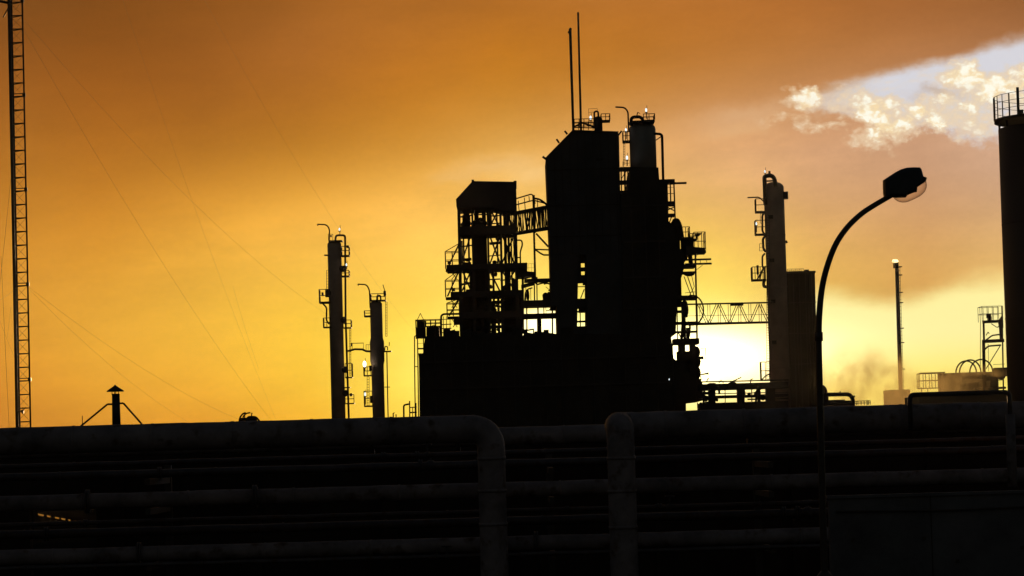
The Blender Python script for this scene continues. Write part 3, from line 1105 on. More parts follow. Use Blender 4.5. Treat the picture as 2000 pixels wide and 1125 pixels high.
# ------------------------------------------------------------------ big vessel with black base structure
ps = thing('process_block', 'black blocky process structure carrying the wide domed vessel', 'building', base(1255, DT))
m = MB()
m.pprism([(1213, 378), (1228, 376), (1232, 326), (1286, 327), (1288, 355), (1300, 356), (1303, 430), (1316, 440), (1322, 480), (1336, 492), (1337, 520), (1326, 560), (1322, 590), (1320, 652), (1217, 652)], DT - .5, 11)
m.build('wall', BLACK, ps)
m = MB()
for y in (326, 352, 372):
    m.pbox(1211, y, 1234, y + 4, DT - .3, 3)
for x in (1213, 1220, 1226):
    m.pbar(x, 326, x + 1, 378, DT - .2, 2.4 if x != 1220 else 3.4)
m.pbar(1213, 350, 1226, 330, DT, 1.5)
m.build('frame', STEEL, ps)
m = MB()
for y in (400, 470, 540, 600):
    m.pbox(1219, y, 1300, y + 3, DT - .62, .11)
for x in (1235, 1262, 1288):
    m.pbox(x, 385, x + 2, 650, DT - .6, .09)
m.build('wall_rib', STEEL, ps)

bv = thing('process_vessel', 'wide domed vessel on top of the black process block, with a hooked davit', 'vessel', W(1256, 330, DT + 3))
vessel(bv, 'shell', 1255.5, 238, 330, 26, DT + 3, CLAD, dome=.55, n=32)
pipes(bv, 'overhead_pipe', [([(1233, 246), (1232.5, 229), (1250, 228), (1256, 234), (1256, 242)], 3.2)], DT + 1.4, fil=7)
platform(bv, 1230, 1279, 235, DT + 1, 3, 3, 0)
m = MB()
railing(bv, 1257, 1279, 234, DT + 1, 3, 12, ('f', 'r', 'b'), step=11)
pipes(bv, 'davit', [([(1228, 258), (1226.5, 218), (1220, 210), (1202, 209)], 1.6)], DT + 1.4, fil=6)
lamp(bv, 1262, 215, DT + 2, 4.2, 232)
m = MB(); m.ptube([(1243, 228), (1246, 219), (1250, 222)], DT + 2, .8); m.build('valve', STEEL, bv)
platform(bv, 1217, 1231, 274, DT + 1, 2, 2.4, 18, ('f', 'l'), step=5)
lamp(bv, 1222.5, 254, DT + 1.2, 4.0, 272)
lamp(bv, 1224.5, 308, DT + 1.2, 4.5, 324)
railing(bv, 1218, 1230, 325, DT + 1, 2, 12, ('f', 'l'), step=5, w=.7)
ladder(bv, 1219, 276, 322, DT + 1.5, 3)
pipes(bv, 'downcomer', [([(1278, 261), (1293, 262), (1297, 420)], 2.6), ([(1281, 274), (1292, 266)], 1.0)], DT + 2.2, fil=6)

# ------------------------------------------------------------------ right-hand side frames of the plant
rf = thing('side_scaffold', 'narrow steel side frame with a projecting beam right of the wide vessel', 'frame', base(1305, DT))
m = MB()
for yy in (0, 3):
    m.pbar(1302, 355, 1304, 440, DT + yy, 4); m.pbar(1316, 352, 1319, 440, DT + yy, 2.8)
m.pbox(1284, 350, 1318, 356, DT, 3); m.pbox(1300, 393, 1319, 399, DT, 3); m.pbox(1301, 417, 1319, 420.5, DT, 3); m.pbox(1291, 356, 1293, 390, DT, .3)
m.build('frame', STEEL, rf)
m = MB(); m.pbox(1316, 355.5, 1341, 359, DT + 1, .5); m.build('projecting_beam', STEEL, rf)
m = MB(); m.pbar(1309, 358, 1310, 394, DT, 2.6); m.pbar(1303, 378, 1318, 378, DT, 1.2); m.pbar(1303, 366, 1318, 366, DT + 3, .7); m.pbar(1306, 438, 1313, 420, DT, 2); m.pbar(1304, 405, 1318, 412, DT, 2.2); m.pbar(1304, 410, 1318, 404, DT, 2.2)
m.build('bracing', STEEL, rf)

dv = thing('domed_vessel', 'black round-topped vessel bulging from the right flank of the plant', 'vessel', base(1325, DT))
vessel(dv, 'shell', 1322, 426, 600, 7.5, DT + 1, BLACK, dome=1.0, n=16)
m = MB()
m.ptube([(1312, 470), (1311, 440), (1322, 428), (1328, 440), (1333, 470), (1346, 486), (1350, 520)], DT + 1, 4.5, 10, 6)
m.tube([W(1330, 478, DT + 1.5), W(1354, 477, DT + 1.5)], 15 * pm(DT), 14)
m.ball(W(1330, 500, DT + 2), 14 * pm(DT)); m.ball(W(1346, 535, DT + 2), 11 * pm(DT), 11 * pm(DT), 5 * pm(DT))
m.build('pipework', BLACK, dv)

sp = thing('side_platforms', 'stack of caged platforms and projecting beams on the right flank of the plant', 'platforms', base(1350, DT))
platform(sp, 1331, 1348, 463, DT, 3, 3, 20, step=8)
platform(sp, 1346, 1362, 466, DT + .5, 2, 2.5, 10, step=8)
platform(sp, 1356, 1379, 489, DT - .2, 3, 5, 36, step=7, brace=0)
m = MB()
m.pprism([(1340, 481), (1378, 484), (1376, 490), (1350, 497), (1340, 498)], DT, 3)
m.pbox(1358, 455, 1368, 459, DT + .5, 1); m.pprism([(1360, 456), (1372, 455), (1364, 462)], DT + .5, .6)
for yy in (.2, 2.6):
    m.pbox(1338, 505, 1389, 508.5, DT + yy, .3); m.pbox(1338, 513.5, 1390, 517, DT + yy, .3)
m.pbar(1359, 528, 1372, 518, DT, 1); m.pbar(1357, 505, 1366, 492, DT, 1); m.pbar(1380, 506, 1381, 516, DT, 1); m.pbar(1368, 506, 1368, 516, DT, 1)
m.build('beam', STEEL, sp)
for x, ya, yb, w_ in ((1358, 490, 664, 3.4), (1336, 585, 664, 5), (1322, 588, 664, 2.2), (1343, 640, 665, 6), (1352, 665, 740, 12), (1332, 668, 745, 12)):
    m = MB(); m.pbar(x, ya, x + (yb - ya) * .02, yb, DT + .6, w_); m.pbar(x, ya, x + (yb - ya) * .02, yb, DT + 3, w_); m.build('post', STEEL, sp)
m = MB()
m.pbox(1318, 577, 1362, 584, DT, 3.5); m.pbox(1318, 628, 1362, 632, DT, 3); m.pbox(1318, 606, 1340, 609, DT, 3); m.pbox(1316, 661, 1366, 672, DT, 3.5); m.pbox(1318, 646, 1362, 648.5, DT, 3); m.pbox(1334, 530, 1358, 533, DT, 3); m.pbox(1336, 516, 1358, 522, DT, 3)
m.build('deck', STEEL, sp)
m = MB()
m.pbar(1336, 540, 1350, 578, DT + .4, 1.6); m.pbar(1343, 540, 1356, 578, DT + .4, 1.8); m.pbar(1350, 535, 1356, 560, DT + .4, 1.2); m.pbar(1338, 572, 1358, 570, DT, 1); m.pbar(1356, 560, 1345, 580, DT, 1)
m.pbar(1324, 648, 1330, 660, DT, 2); m.pbar(1332, 650, 1336, 660, DT, 1.6); m.pbar(1343, 662, 1348, 640, DT, 1.6)
m.build('bracing', STEEL, sp)
m = MB()
ring = [W(1352 + 22 * math.cos(a), 606 - 29 * math.sin(a), DT - .3) for a in [math.pi * .62 - i * math.pi * 1.25 / 20 for i in range(21)]]
m.tube(ring, 1.5 * pm(DT), 7)
m.ptube([(1343, 628), (1348, 636), (1346, 656), (1343, 664)], DT - .2, 2.0, 8, 5); m.ptube([(1331, 664), (1334, 630), (1333, 590)], DT, 3)
m.ball(W(1340, 605, DT + 1), 5 * pm(DT), 5 * pm(DT), 14 * pm(DT)); m.ptube([(1330, 592), (1340, 588), (1342, 600), (1341, 620)], DT, 2, 8, 4)
m.build('loop_pipe', STEEL, sp)
m = MB()
m.ball(W(1360, 688, DT + 1), 8 * pm(DT), 8 * pm(DT), 12 * pm(DT)); m.ball(W(1357, 706, DT + 1), 12 * pm(DT), 10 * pm(DT), 16 * pm(DT)); m.ball(W(1361, 728, DT + 1), 8 * pm(DT), 8 * pm(DT), 13 * pm(DT)); m.tube([W(1352, 700, DT + 1), W(1374, 698.5, DT + 1)], 3 * pm(DT), 8)
m.pbox(1323, 686, 1352, 704, DT, 2); m.pbox(1318, 703, 1352, 752, DT + 1, 2); m.pbox(1326, 668, 1338, 690, DT + 1, 2); m.pbox(1348, 740, 1370, 760, DT + 1, 2); m.pbox(1345, 722, 1366, 746, DT + 1.5, 2)
m.build('pump', BLACK, sp)
m = MB()
m.ptube([(1368, 681), (1378, 680), (1379, 700), (1370, 702)], DT, .6); m.ptube([(1368, 732), (1384, 729), (1383, 732)], DT, 1.1); m.ptube([(1370, 742), (1366, 728)], DT, .8)
m.build('handrail', STEEL, sp)
lamp(sp, 1307, 741, DT - 5.2, 2.0, 748)

# ------------------------------------------------------------------ truss footbridge
DB = 302.0
tr = thing('truss_bridge', 'long steel truss footbridge spanning the bright gap to the right-hand column', 'bridge', W(1430, 632, DB))
m = MB()
for yy in (0, 2.2):
    m.pbar(1338, 594.5, 1502, 591, DB + yy, 3.0); m.pbar(1338, 633, 1502, 629.5, DB + yy, 4.4); m.pbar(1338, 617, 1502, 614, DB + yy, .8)
m.build('chord', STEEL, tr)
m = MB(); 
p = W(1338, 633.5, DB); q = W(1502, 629.5, DB)
m.box(p.x, q.x, DB + .2, DB + 2.2, p.z - .05, p.z + .04); m.build('deck', STEEL, tr)
m = MB()
for i in range(8):
    x = 1362 + i * 20
    for yy in (0, 2.2):
        xx = x + yy * 2
        m.pbar(xx, 593.5, xx + 1, 632, DB + yy, 1.0)
        if i < 7:
            if i % 2:
                m.pbar(xx + 17, 593.5, xx + 1, 631, DB + yy, 1.4)
            else:
                m.pbar(xx, 593.5, xx + 17, 631, DB + yy, 1.4)
m.pbox(1427, 592, 1452, 597, DB + .3, .3)
m.build('web_member', STEEL, tr)

# ------------------------------------------------------------------ right-hand column and block
c3 = thing('distillation_column', 'stout grey column right of the bright gap, with a thick looped pipe on its top', 'column', base(1520, DC))
vessel(c3, 'shell', 1515.5, 355, 850, 19.8, DC, yc=500, dome=.6, n=32)
m = MB(); m.pbox(1528, 374, 1539.5, 388, DC - .5, 1.0); m.build('nozzle', STEEL, c3)
pipes(c3, 'overhead_pipe', [([(1495, 400), (1493, 345), (1499, 343), (1508, 343), (1513, 350), (1515, 366)], 4.2), ([(1494, 354), (1511, 353)], 1.5)], DC - .9, fil=8)
pipes(c3, 'davit', [([(1492, 394), (1483, 385), (1460, 386)], 1.3)], DC - .5, fil=5)
m = MB(); m.pbox(1501, 334, 1505, 340, DC - .9, .2); m.build('valve', STEEL, c3)
lamp(c3, 1494, 335, DC - .9, 3.0, 345)
platform(c3, 1476.5, 1494, 412, DC - .7, 1.4, 3, 24, ('f', 'l'), step=12)
platform(c3, 1476, 1496, 456, DC - .7, 1.4, 3, 26, ('l',), step=14)
lamp(c3, 1477, 437, DC - .7, 3.4, 454)
ladder(c3, 1487, 412, 436, DC - .6, 4)
ladder(c3, 1487, 476, 490, DC - .6, 7)
pipes(c3, 'side_pipe', [([(1494, 415), (1489, 420), (1489, 452), (1494, 458)], 2.0), ([(1496, 460), (1490, 466), (1491, 486), (1496, 492)], 2.4), ([(1484, 545), (1488, 528), (1496, 520)], 1.6), ([(1494, 495), (1489, 500), (1489, 520), (1494, 530)], 1.8), ([(1495, 545), (1491, 552), (1492, 560), (1498, 560)], 3.0), ([(1535, 470), (1537, 475)], 2.0)], DC - .6)
platform(c3, 1469.5, 1496, 545, DC - .9, 1.8, 3, 24, step=5, brace=0)
m = MB(); m.pbar(1478, 548, 1484, 536, DC - .4, 3); m.pbox(1478, 518, 1482, 536, DC - .4, .3); m.build('junction_box', STEEL, c3)
m = MB()
for y in (460, 560, 640, 720):
    c = W(1515.5 + (y - 500) * .028, y, DC)
    m.lathe((W(1515.5, 500, DC).x, DC), [(19.8 * pm(DC) + .03, c.z - .06), (19.8 * pm(DC) + .03, c.z + .06)], 32)
m.build('stiffener_ring', COLSH, c3)
platform(c3, 1487, 1504, 741, DC - .7, 1.4, 2, 34, ('l',), step=7)

m = MB()
for y in (420, 505, 585, 665):
    m.pbox(1503 + (y - 500) * .028, y, 1512 + (y - 500) * .028, y + 7, DC - 1.16, .2)
m.build('nameplate_bracket', STEEL, c3)
ladder(c3, 1500, 420, 740, DC - 1.1, 5)
bb = thing('plant_building', 'tall narrow windowless block standing against the stout right-hand column', 'building', base(1565, DC))
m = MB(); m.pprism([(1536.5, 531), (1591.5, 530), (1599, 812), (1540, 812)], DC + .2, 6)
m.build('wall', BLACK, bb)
m = MB(); m.pbox(1535.5, 529.5, 1593, 533.5, DC + .05, 6.3); m.build('parapet', STEEL, bb)
m = MB(); 
for y in (590, 650, 710):
    m.pbox(1538.5 + (y - 590) * .028, y, 1594.5 + (y - 590) * .028, y + 1.5, DC + .13, .06)
m.build('wall_trim', STEEL, bb)

# ------------------------------------------------------------------ pipe racks between
m = MB()
for x in (1549, 1561, 1573, 1585):
    m.pbar(x, 534, x + 7.5, 812, DC + .13, 1.0, .1)
m.build('wall_joint', STEEL, bb)
pipes(bb, 'downpipe', [([(1578, 536), (1585, 812)], 1.4), ([(1556, 560), (1562, 812)], .9)], DC + .02)
railing(bb, 1538, 1570, 530, DC + 2.5, 2, 5, ('f', 'b'), step=8, w=.7)
m = MB(); m.pbox(1572, 526.5, 1580, 531, DC + 3, 1); m.build('roof_unit', STEEL, bb)
pk = thing('pipe_rack', 'low pipe rack at the foot of the bright gap below the truss bridge', 'pipe rack', base(1440, 290))
m = MB()
for y0, y1 in ((748, 760), (771, 776), (785, 800), (800, 842)):
    m.pbox(1368, y0, 1540, y1, 290, 4)
m.build('beam', STEEL, pk)
m = MB()
for x, w_ in ((1390, 14), (1416, 1.6), (1446, 10), (1468, 2), (1482, 6), (1504, 18)):
    m.pbar(x, 752, x + 1.2, 842, 290.5, w_); m.pbar(x, 752, x + 1.2, 842, 293, w_)
m.pbox(1442, 764, 1456, 772, 291, 1); m.pbox(1474, 765, 1486, 770, 291, 1)
m.build('post', STEEL, pk)
pipes(pk, 'pipe', [([(1370, 746), (1540, 742)], 1.3), ([(1430, 745), (1448, 737)], 1.0), ([(1486, 744), (1496, 733), (1504, 731)], 1.2), ([(1370, 768), (1395, 768)], 3), ([(1395, 769), (1540, 766)], .9), ([(1460, 780), (1540, 778)], 1.5)], 290.3)
pipes(pk, 'curved_pipe', [([(1374, 790), (1376, 757), (1384, 750), (1398, 750), (1404, 757), (1405, 770)], 2.2), ([(1420, 760), (1424, 748), (1436, 747), (1440, 756), (1441, 790)], 1.8), ([(1452, 790), (1453, 758), (1460, 752), (1474, 752)], 2.4), ([(1476, 790), (1478, 762), (1490, 757), (1540, 755)], 2.2), ([(1380, 745), (1384, 738)], 1.0), ([(1404, 748), (1408, 742), (1413, 748)], .9), ([(1466, 748), (1466, 741), (1471, 740)], 1.0)], 289.4)
m = MB()
for x_, y_, q_ in ((1388, 762, 4), (1400, 781, 3.4), (1447, 776, 4.5), (1463, 770, 3.6), (1490, 777, 5), (1455, 752, 3), (1378, 778, 6), (1480, 752, 3)):
    m.ball(W(x_, y_, 290), q_ * pm(290), None, q_ * pm(290), 9, .12)
m.build('valve', BLACK, pk)
m = MB(); m.pbar(1362, 786, 1363, 803, 291, 1.8); m.pbar(1369, 786, 1369.5, 803, 291, 5); m.pbox(1378, 784, 1396, 803, 291, 1); m.build('bracket', STEEL, pk)

lp = thing('pipe_loop', 'black rounded pipe loop just right of the lamp post foot', 'pipe', base(1635, 200))
pipes(lp, 'pipe', [([(1596, 771), (1659, 770), (1666, 779), (1667, 840)], 4.0), ([(1605, 800), (1606, 754), (1612, 762), (1614, 800)], 4.2), ([(1598, 789), (1664, 788)], 6), ([(1640, 772), (1641, 764)], 1.2), ([(1617, 772), (1617, 790)], 1.4), ([(1662, 776), (1670, 774)], 2)], 200, fil=9)
m = MB(); m.tube([W(1618, 786, 200.3), W(1650, 785, 200.3)], 5 * pm(200), 10); m.build('flange', STEEL, lp)
o = railing(None, 1676, 1700, 791, 210, 2, 8, ('f', 'l', 'r'), step=6)
o.name = 'handrail'
tag(o, 'tiny handrail on the skyline right of the black pipe loop', 'handrail')

# ------------------------------------------------------------------ flare stack
DFL = 420.0
fs = thing('flare_stack', 'slender flare stack with a small bright flame at its tip', 'flare', base(1760, DFL))
m = MB(); m.ptube([(1762, 850), (1751.5, 516)], DFL, 4.4, 12, r1=3.8); m.build('stack', GALV, fs)
m = MB()
for e in (4.2, 7.0):
    m.ptube([(1750.5 + e, 522), (1760.5 + e, 850)], DFL - .2, .5, 5)
for i in range(40):
    y = 522 + i * 7
    m.ptube([(1754 + i * .212, y), (1758.2 + i * .212, y)], DFL - .2, .4, 4)
for y in (520, 536, 570, 590, 640, 668, 720):
    xx = 1752 + (y - 520) * .03
    m.pbox(xx + 2, y, xx + 10, y + 1.5, DFL - .6, 1.2)
m.build('ladder', STEEL, fs)
m = MB(); m.ptube([(1751, 524), (1750.5, 513)], DFL, 4.4, 12); m.ptube([(1745.5, 524), (1745, 514)], DFL, 1, 6); m.build('flare_tip', STEEL, fs)
m = MB(); m.ball(W(1748.5, 510, DFL), 6.2 * pm(DFL), 4 * pm(DFL), 3.6 * pm(DFL), 16, .10); m.ball(W(1745.5, 509, DFL), 3.0 * pm(DFL), 3 * pm(DFL), 2.4 * pm(DFL), 12, .12); m.build('flame', FLAME, fs)
m = MB(); m.pbox(1737, 761, 1779, 850, DFL - 4, 6); o = m.build('low_building', DCLAD)
tag(o, 'small pale block at the foot of the flare stack, half lost in steam', 'building')

# ------------------------------------------------------------------ tank, arches and frame at right
DK = 330.0
tk = thing('storage_tank', 'flat-topped round tank with rails beside it, behind steam at right', 'tank', base(1895, DK))
m = MB(); c = W(1900, 745, DK); zt = W(1900, 727, DK).z
m.lathe((c.x, DK + 3), [(58 * pm(DK), 0), (58 * pm(DK), zt - .25), (59.5 * pm(DK), zt - .2), (59.5 * pm(DK), zt), (10 * pm(DK), zt + .02)], 40)
m.build('shell', DCLAD, tk)
pl = platform(tk, 1796, 1845, 757, DK, 2, 1.6, 28, ('f', 'l', 'b'), step=11)
m = MB(); m.pbar(1834, 728, 1835, 830, DK, 3.2); m.pbar(1842, 727, 1843, 830, DK, 3.6); m.pbar(1796, 729, 1846, 727.5, DK, 2.2); m.pbar(1800, 757, 1802, 830, DK, 1.6); m.pbar(1812, 757, 1812, 830, DK, 1.2); m.build('frame', STEEL, tk)
railing(tk, 1910, 1960, 757, DK - .5, 1, 28, ('f',), step=12, w=1.2)
m = MB(); m.pbox(1904, 756, 1965, 760, DK - 1, 1.2); m.build('walkway', STEEL, tk)
for x0, x1, yt in ((1867, 1907, 705), (1874, 1916, 703), (1894, 1939, 702)):
    m = MB()
    cx, rx = (x0 + x1) / 2, (x1 - x0) / 2
    m.tube([W(cx - rx * math.cos(math.pi * i / 16), 728 - (728 - yt) * math.sin(math.pi * i / 16), DK + 2) for i in range(17)], 1.5 * pm(DK), 7)
    o = m.build('arched_pipe', STEEL, tk)
fr = thing('equipment_tower', 'open steel frame with a caged top platform beside the tall dark silo', 'frame', base(1938, 318))
DFr = 318.0
m = MB()
for yy in (0, 2.5):
    m.pbar(1921, 626, 1922, 668, DFr + yy, 3.6); m.pbar(1921, 664, 1924, 830, DFr + yy, 5.5); m.pbar(1957, 598, 1961, 830, DFr + yy, 2.6)
    m.pbar(1919, 629, 1959, 627, DFr + yy, 5.5); m.pbar(1919, 667, 1961, 665, DFr + yy, 6.5)
m.pbar(1954, 630, 1956, 665, DFr, 6); m.pprism([(1950, 627), (1959, 614), (1960, 640), (1953, 646)], DFr, .4); m.pbar(1926, 720, 1955, 673, DFr, 1.6); m.pbar(1930, 672, 1931, 725, DFr + 2, .8)
m.build('frame', STEEL, fr)
pipes(fr, 'pipe', [([(1924, 682), (1930, 676), (1955, 674)], 1.6), ([(1926, 664), (1938, 655), (1955, 653)], 1.4), ([(1926, 655), (1930, 648), (1932, 652)], .8), ([(1936, 632), (1948, 640), (1952, 636)], .8), ([(1915, 628), (1914.5, 720)], .6)], DFr, fil=4)
m = MB(); m.pbox(1928, 613, 1936, 621, DFr + 1, .6); m.pbox(1931, 618, 1937, 627, DFr + 1, .6); m.build('motor', BLACK, fr)
railing(fr, 1918.5, 1959, 627, DFr - .1, 2.7, 29, ('f', 'l', 'b'), step=10, w=1.1)
m = MB(); m.pbox(1943, 718, 1968, 735, DFr, 1); m.ball(W(1955, 735, DFr + 1), 9 * pm(DFr), 9 * pm(DFr), 7 * pm(DFr)); m.pbar(1940, 712, 1962, 711, DFr, .8); m.build('pump', BLACK, fr)

m = MB(); m.pprism([(1796, 773), (1850, 768), (1990, 763), (2010, 763), (2012, 850), (1800, 850)], 260, 10)
o = m.build('low_building', BLACK)
tag(o, 'long dark low building behind the pipe loop, below the tank', 'building')

# ------------------------------------------------------------------ tall silo at the right edge
DS = 130.0
sr = 3.0
e = W(1951.5, 262, DS)
scx = W(1960.5, 510, DS).x + sr
zt = W(1952, 252, DS).z
sil = thing('silo', 'tall dark cylindrical silo cut by the right edge, with a railed platform on top', 'silo', Vector((scx, DS, 0)))
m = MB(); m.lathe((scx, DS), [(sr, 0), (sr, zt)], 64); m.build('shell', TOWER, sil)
m = MB()
for z in (4, 8.0, 12.0):
    m.lathe((scx, DS), [(sr + .004, z - .03), (sr + .01, z), (sr + .004, z + .03)], 64)
m.build('weld_band', TOWER, sil)
zp = zt + .28
ro = sr + .16
m = MB()
m.lathe((scx, DS), [(ro, zp), (ro, zp + .13)], 56); pfm = m.build('platform', STEEL, sil)
m = MB()
for k in range(14):
    an = math.pi * 2 * k / 14 + math.pi + .30
    m.tube([(scx + (sr - .06) * math.cos(an), DS + (sr - .06) * math.sin(an), zt - .05), (scx + (sr - .06) * math.cos(an), DS + (sr - .06) * math.sin(an), zp + .02)], .05, 6)
m.build('platform_bracket', STEEL, pfm)
m = MB()
H = .95
for hh in (H, H * .68, H * .36):
    m.tube([(scx + ro * math.cos(math.pi * 2 * k / 56), DS + ro * math.sin(math.pi * 2 * k / 56), zp + .13 + hh) for k in range(57)], .011, 5, caps=False)
for k in range(38):
    an = math.pi + math.pi * 2 * k / 38
    m.tube([(scx + ro * math.cos(an), DS + ro * math.sin(an), zp + .1), (scx + ro * math.cos(an), DS + ro * math.sin(an), zp + .13 + H)], .018 if k % 3 else .032, 6)
m.build('railing', STEEL, pfm)
a = W(1988.5, 205, DS - 2)
m = MB(); m.tube([(a.x, DS - 2, zp + .1), (a.x, DS - 2, zp + 1.25)], .06, 8); m.box(a.x + .02, a.x + .2, DS - 2.1, DS - 1.9, zp + .13, zp + .3); m.build('vent_pipe', GALV, sil)

# ------------------------------------------------------------------ roof chimney at left with its low building
DH = 85.0
ch = thing('chimney', 'short round chimney with a conical rain cap and two slanted braces', 'chimney', W(227, 834, DH))
m = MB(); cc = W(226.8, 800, DH); k = pm(DH)
m.lathe((cc.x, DH), [(8.6 * k, W(227, 842, DH).z), (7.6 * k, W(226, 769, DH).z)], 24); m.build('flue', POLE, ch)
m = MB(); cc = W(225, 760, DH)
m.lathe((cc.x, DH), [(17 * k, W(225, 765, DH).z), (16.4 * k, W(225, 763, DH).z), (2.5 * k, W(225, 753.5, DH).z), (1 * k, W(225, 751.5, DH).z)], 24); m.build('rain_cap', POLE, ch)
m = MB()
for an in (0.2, 1.6, 3.0, 4.6):
    m.tube([(cc.x + 6.6 * k * math.cos(an), DH + 6.6 * k * math.sin(an), W(225, 772, DH).z), (cc.x + 6.6 * k * math.cos(an), DH + 6.6 * k * math.sin(an), W(225, 763, DH).z)], .8 * k, 5)
m.build('cap_strut', POLE, ch)
for pts in (([(222, 789.5), (210, 789.5), (162, 829), (158, 832)]), ([(230, 788), (241, 787.5), (275, 826), (278, 830)])):
    m = MB(); P = [W(x, y, DH) for x, y in pts]
    for a_, b_ in zip(P[:-1], P[1:]):
        m.tube([a_, b_], 1.9 * k, 7)
    m.build('brace', POLE, ch)
m = MB(); m.ptube([(161, 838), (160.7, 812)], DH, .8); m.build('stay_post', POLE, ch)
lbx = thing('low_building', 'low flat-roofed building under the capped chimney, behind the pipes', 'building', base(225, DH))
m = MB(); m.pprism([(192, 838), (640, 823.5), (646, 1120), (200, 1134)], DH - 1.5, 4); m.build('wall', BLACK, lbx)
m = MB(); m.pprism([(150, 834.0), (642, 819.8), (642, 824), (150, 838.2)], DH - 1.6, 4.2); m.build('roof', STEEL, lbx)

DM = 160.0
mf = thing('pipe_manifold', 'small hump of curved pipes and valves on the skyline left of the columns', 'pipes', base(485, DM))
pipes(mf, 'pipe', [([(466, 840), (468, 816), (474, 808), (480, 806)], 1.6), ([(474, 840), (475, 812), (482, 807), (489, 806)], 1.4), ([(482, 840), (483, 814), (500, 814), (508, 824), (510, 840)], 1.8), ([(491, 815), (492, 806)], 1.2), ([(468, 818), (500, 817)], 2), ([(478, 840), (478, 810)], 1)], DM, fil=5)
m = MB(); m.tube([W(468, 824, DM + .3), W(502, 822, DM + .3)], 6 * pm(DM), 12); m.build('drum', BLACK, mf)

sr_ = thing('pipe_stand', 'small pipe stand with rails at the left foot of the black building', 'pipes', base(800, 290))
pipes(sr_, 'pipe', [([(789, 840), (788.5, 791), (800, 789)], 1.7), ([(800.5, 840), (800, 783)], 1.2), ([(800, 796), (814, 795)], 1.0), ([(800, 806), (814, 805)], 1.4), ([(813, 840), (812.5, 787)], 1.0), ([(806, 815), (806, 795)], .8)], 290, fil=4)
m = MB(); m.ptube([(768.5, 840), (768, 807), (771, 806)], 290, 1); m.ptube([(774, 840), (773.5, 809)], 290, 1); o = m.build('stub_pipe', STEEL)
tag(o, 'pair of tiny stub pipes on the skyline right of the shorter slim column', 'pipes')

# ------------------------------------------------------------------ guyed mast
DMa = 120.0
ms = thing('lattice_mast', 'tall guyed lattice mast at the left edge with ladder-like rungs', 'mast', base(45, DMa))
km = pm(DMa)
xl = W(26, 416, DMa).x
xr = W(51.5, 416, DMa).x
ztop = W(30, -160, DMa).z
legs = [(xl, DMa, .05), (xr, DMa, .034), (xl + .0, DMa + .5, .045)]
for x, y, r in legs:
    m = MB(); m.tube([(x, y, 0), (x, y, ztop)], r, 8); m.build('leg', POLE, ms)
m = MB(); m.tube([(xl - .05, DMa - .03, 0), (xl - .05, DMa - .03, ztop)], .018, 6); m.tube([(xl + .04, DMa - .07, 0), (xl + .04, DMa - .07, ztop)], .015, 6); m.build('cable', POLE, ms)
z0 = W(35, 824, DMa).z
bay = 26.6 * km
zz = z0 - 8 * bay
sec = []
i = -8
cur, cb = MB(), MB()
while True:
    za = z0 + i * bay
    if za > ztop - bay:
        break
    if za < .2:
        i += 1
        continue
    for (ax, ay, _), (bx, by, _) in ((legs[0], legs[1]), (legs[1], legs[2]), (legs[2], legs[0])):
        cur.tube([(ax, ay, za), (bx, by, za)], .023, 5)
    if i % 7 == 3:
        cur.tube([(xl, DMa, za + .1), (xr, DMa, za + .1)], .02, 5)
        cur.box(xr - .06, xr + .06, DMa - .06, DMa + .06, za - .02, za + .12)
    a_, b_ = (legs[0], legs[1])
    cb.tube([(xl, DMa, za), (xr, DMa, za + bay)], .005, 4); cb.tube([(xr, DMa, za), (xl, DMa, za + bay)], .004, 4)
    cb.tube([(xr, DMa, za), (xl - .02, DMa + .5, za + bay)], .003, 4)
    i += 1
    if i % 7 == 3:
        o = cur.build('rung', POLE, ms); cb.build('cross_brace', WIRE, o)
        cur, cb = MB(), MB()
if cur.v:
    o = cur.build('rung', POLE, ms); cb.build('cross_brace', WIRE, o)
m = MB()
m.ptube([(31, 804, -.2), (46, 804, -.2)], DMa, 1.3, 6); m.pprism([(40, 801), (46, 800), (46, 808), (43, 808)], DMa - .3, .12); m.ptube([(43, 806, -.3), (50, 795, -.3)], DMa, .7, 5); m.ptube([(44, 795, -.3), (46, 803, -.3)], DMa, .5, 5)
m.build('antenna', POLE, ms)
m = MB()
m.ptube([(18, 6, -.2), (-30, -4, -.2)], DMa, 2.6, 8); m.ptube([(16, 16, -.2), (6, 34, -.2)], DMa, 1.2, 6); m.ptube([(-2, -20, -.2), (-2, 20, -.2)], DMa, 1.4, 6)
m.build('antenna', POLE, ms)
GUY = [  # faint stays: photograph points, distances of the two ends, sag
    ((48, 40), (640, 615), 120, 200, .0035), ((48, 60), (560, 860), 120, 190, .004), ((240, 0), (556, 860), 126, 180, .003), ((395, -8), (830, 670), 130, 230, .003),
    ((58, 562), (560, 850), 120, 190, .0035), ((58, 566), (440, 860), 120, 180, .003), ((455, 560), (505, 720), 150, 160, .003),
    ((28, 566), (-60, 612), 120, 110, .004), ((24, 320), (-10, 640), 120, 112, .006), ((2, 500), (18, 840), 118, 121, .006), ((-10, 600), (29, 700), 117, 120, .003), ((21, 600), (14, 660), 119.5, 119, .003)]
for a_, b_, da, db, r in GUY:
    P, Q = W(*a_, da), W(*b_, db)
    L = (Q - P).length
    m = MB()
    m.tube([P.lerp(Q, t / 12) - Vector((0, 0, L * .012 * 4 * (t / 12) * (1 - t / 12))) for t in range(13)], r * .92, 5)
    m.build('guy_wire', WIRE, ms)

# ------------------------------------------------------------------ foreground pipe rack
DP = 60.0
kp = pm(DP)


RACK = []


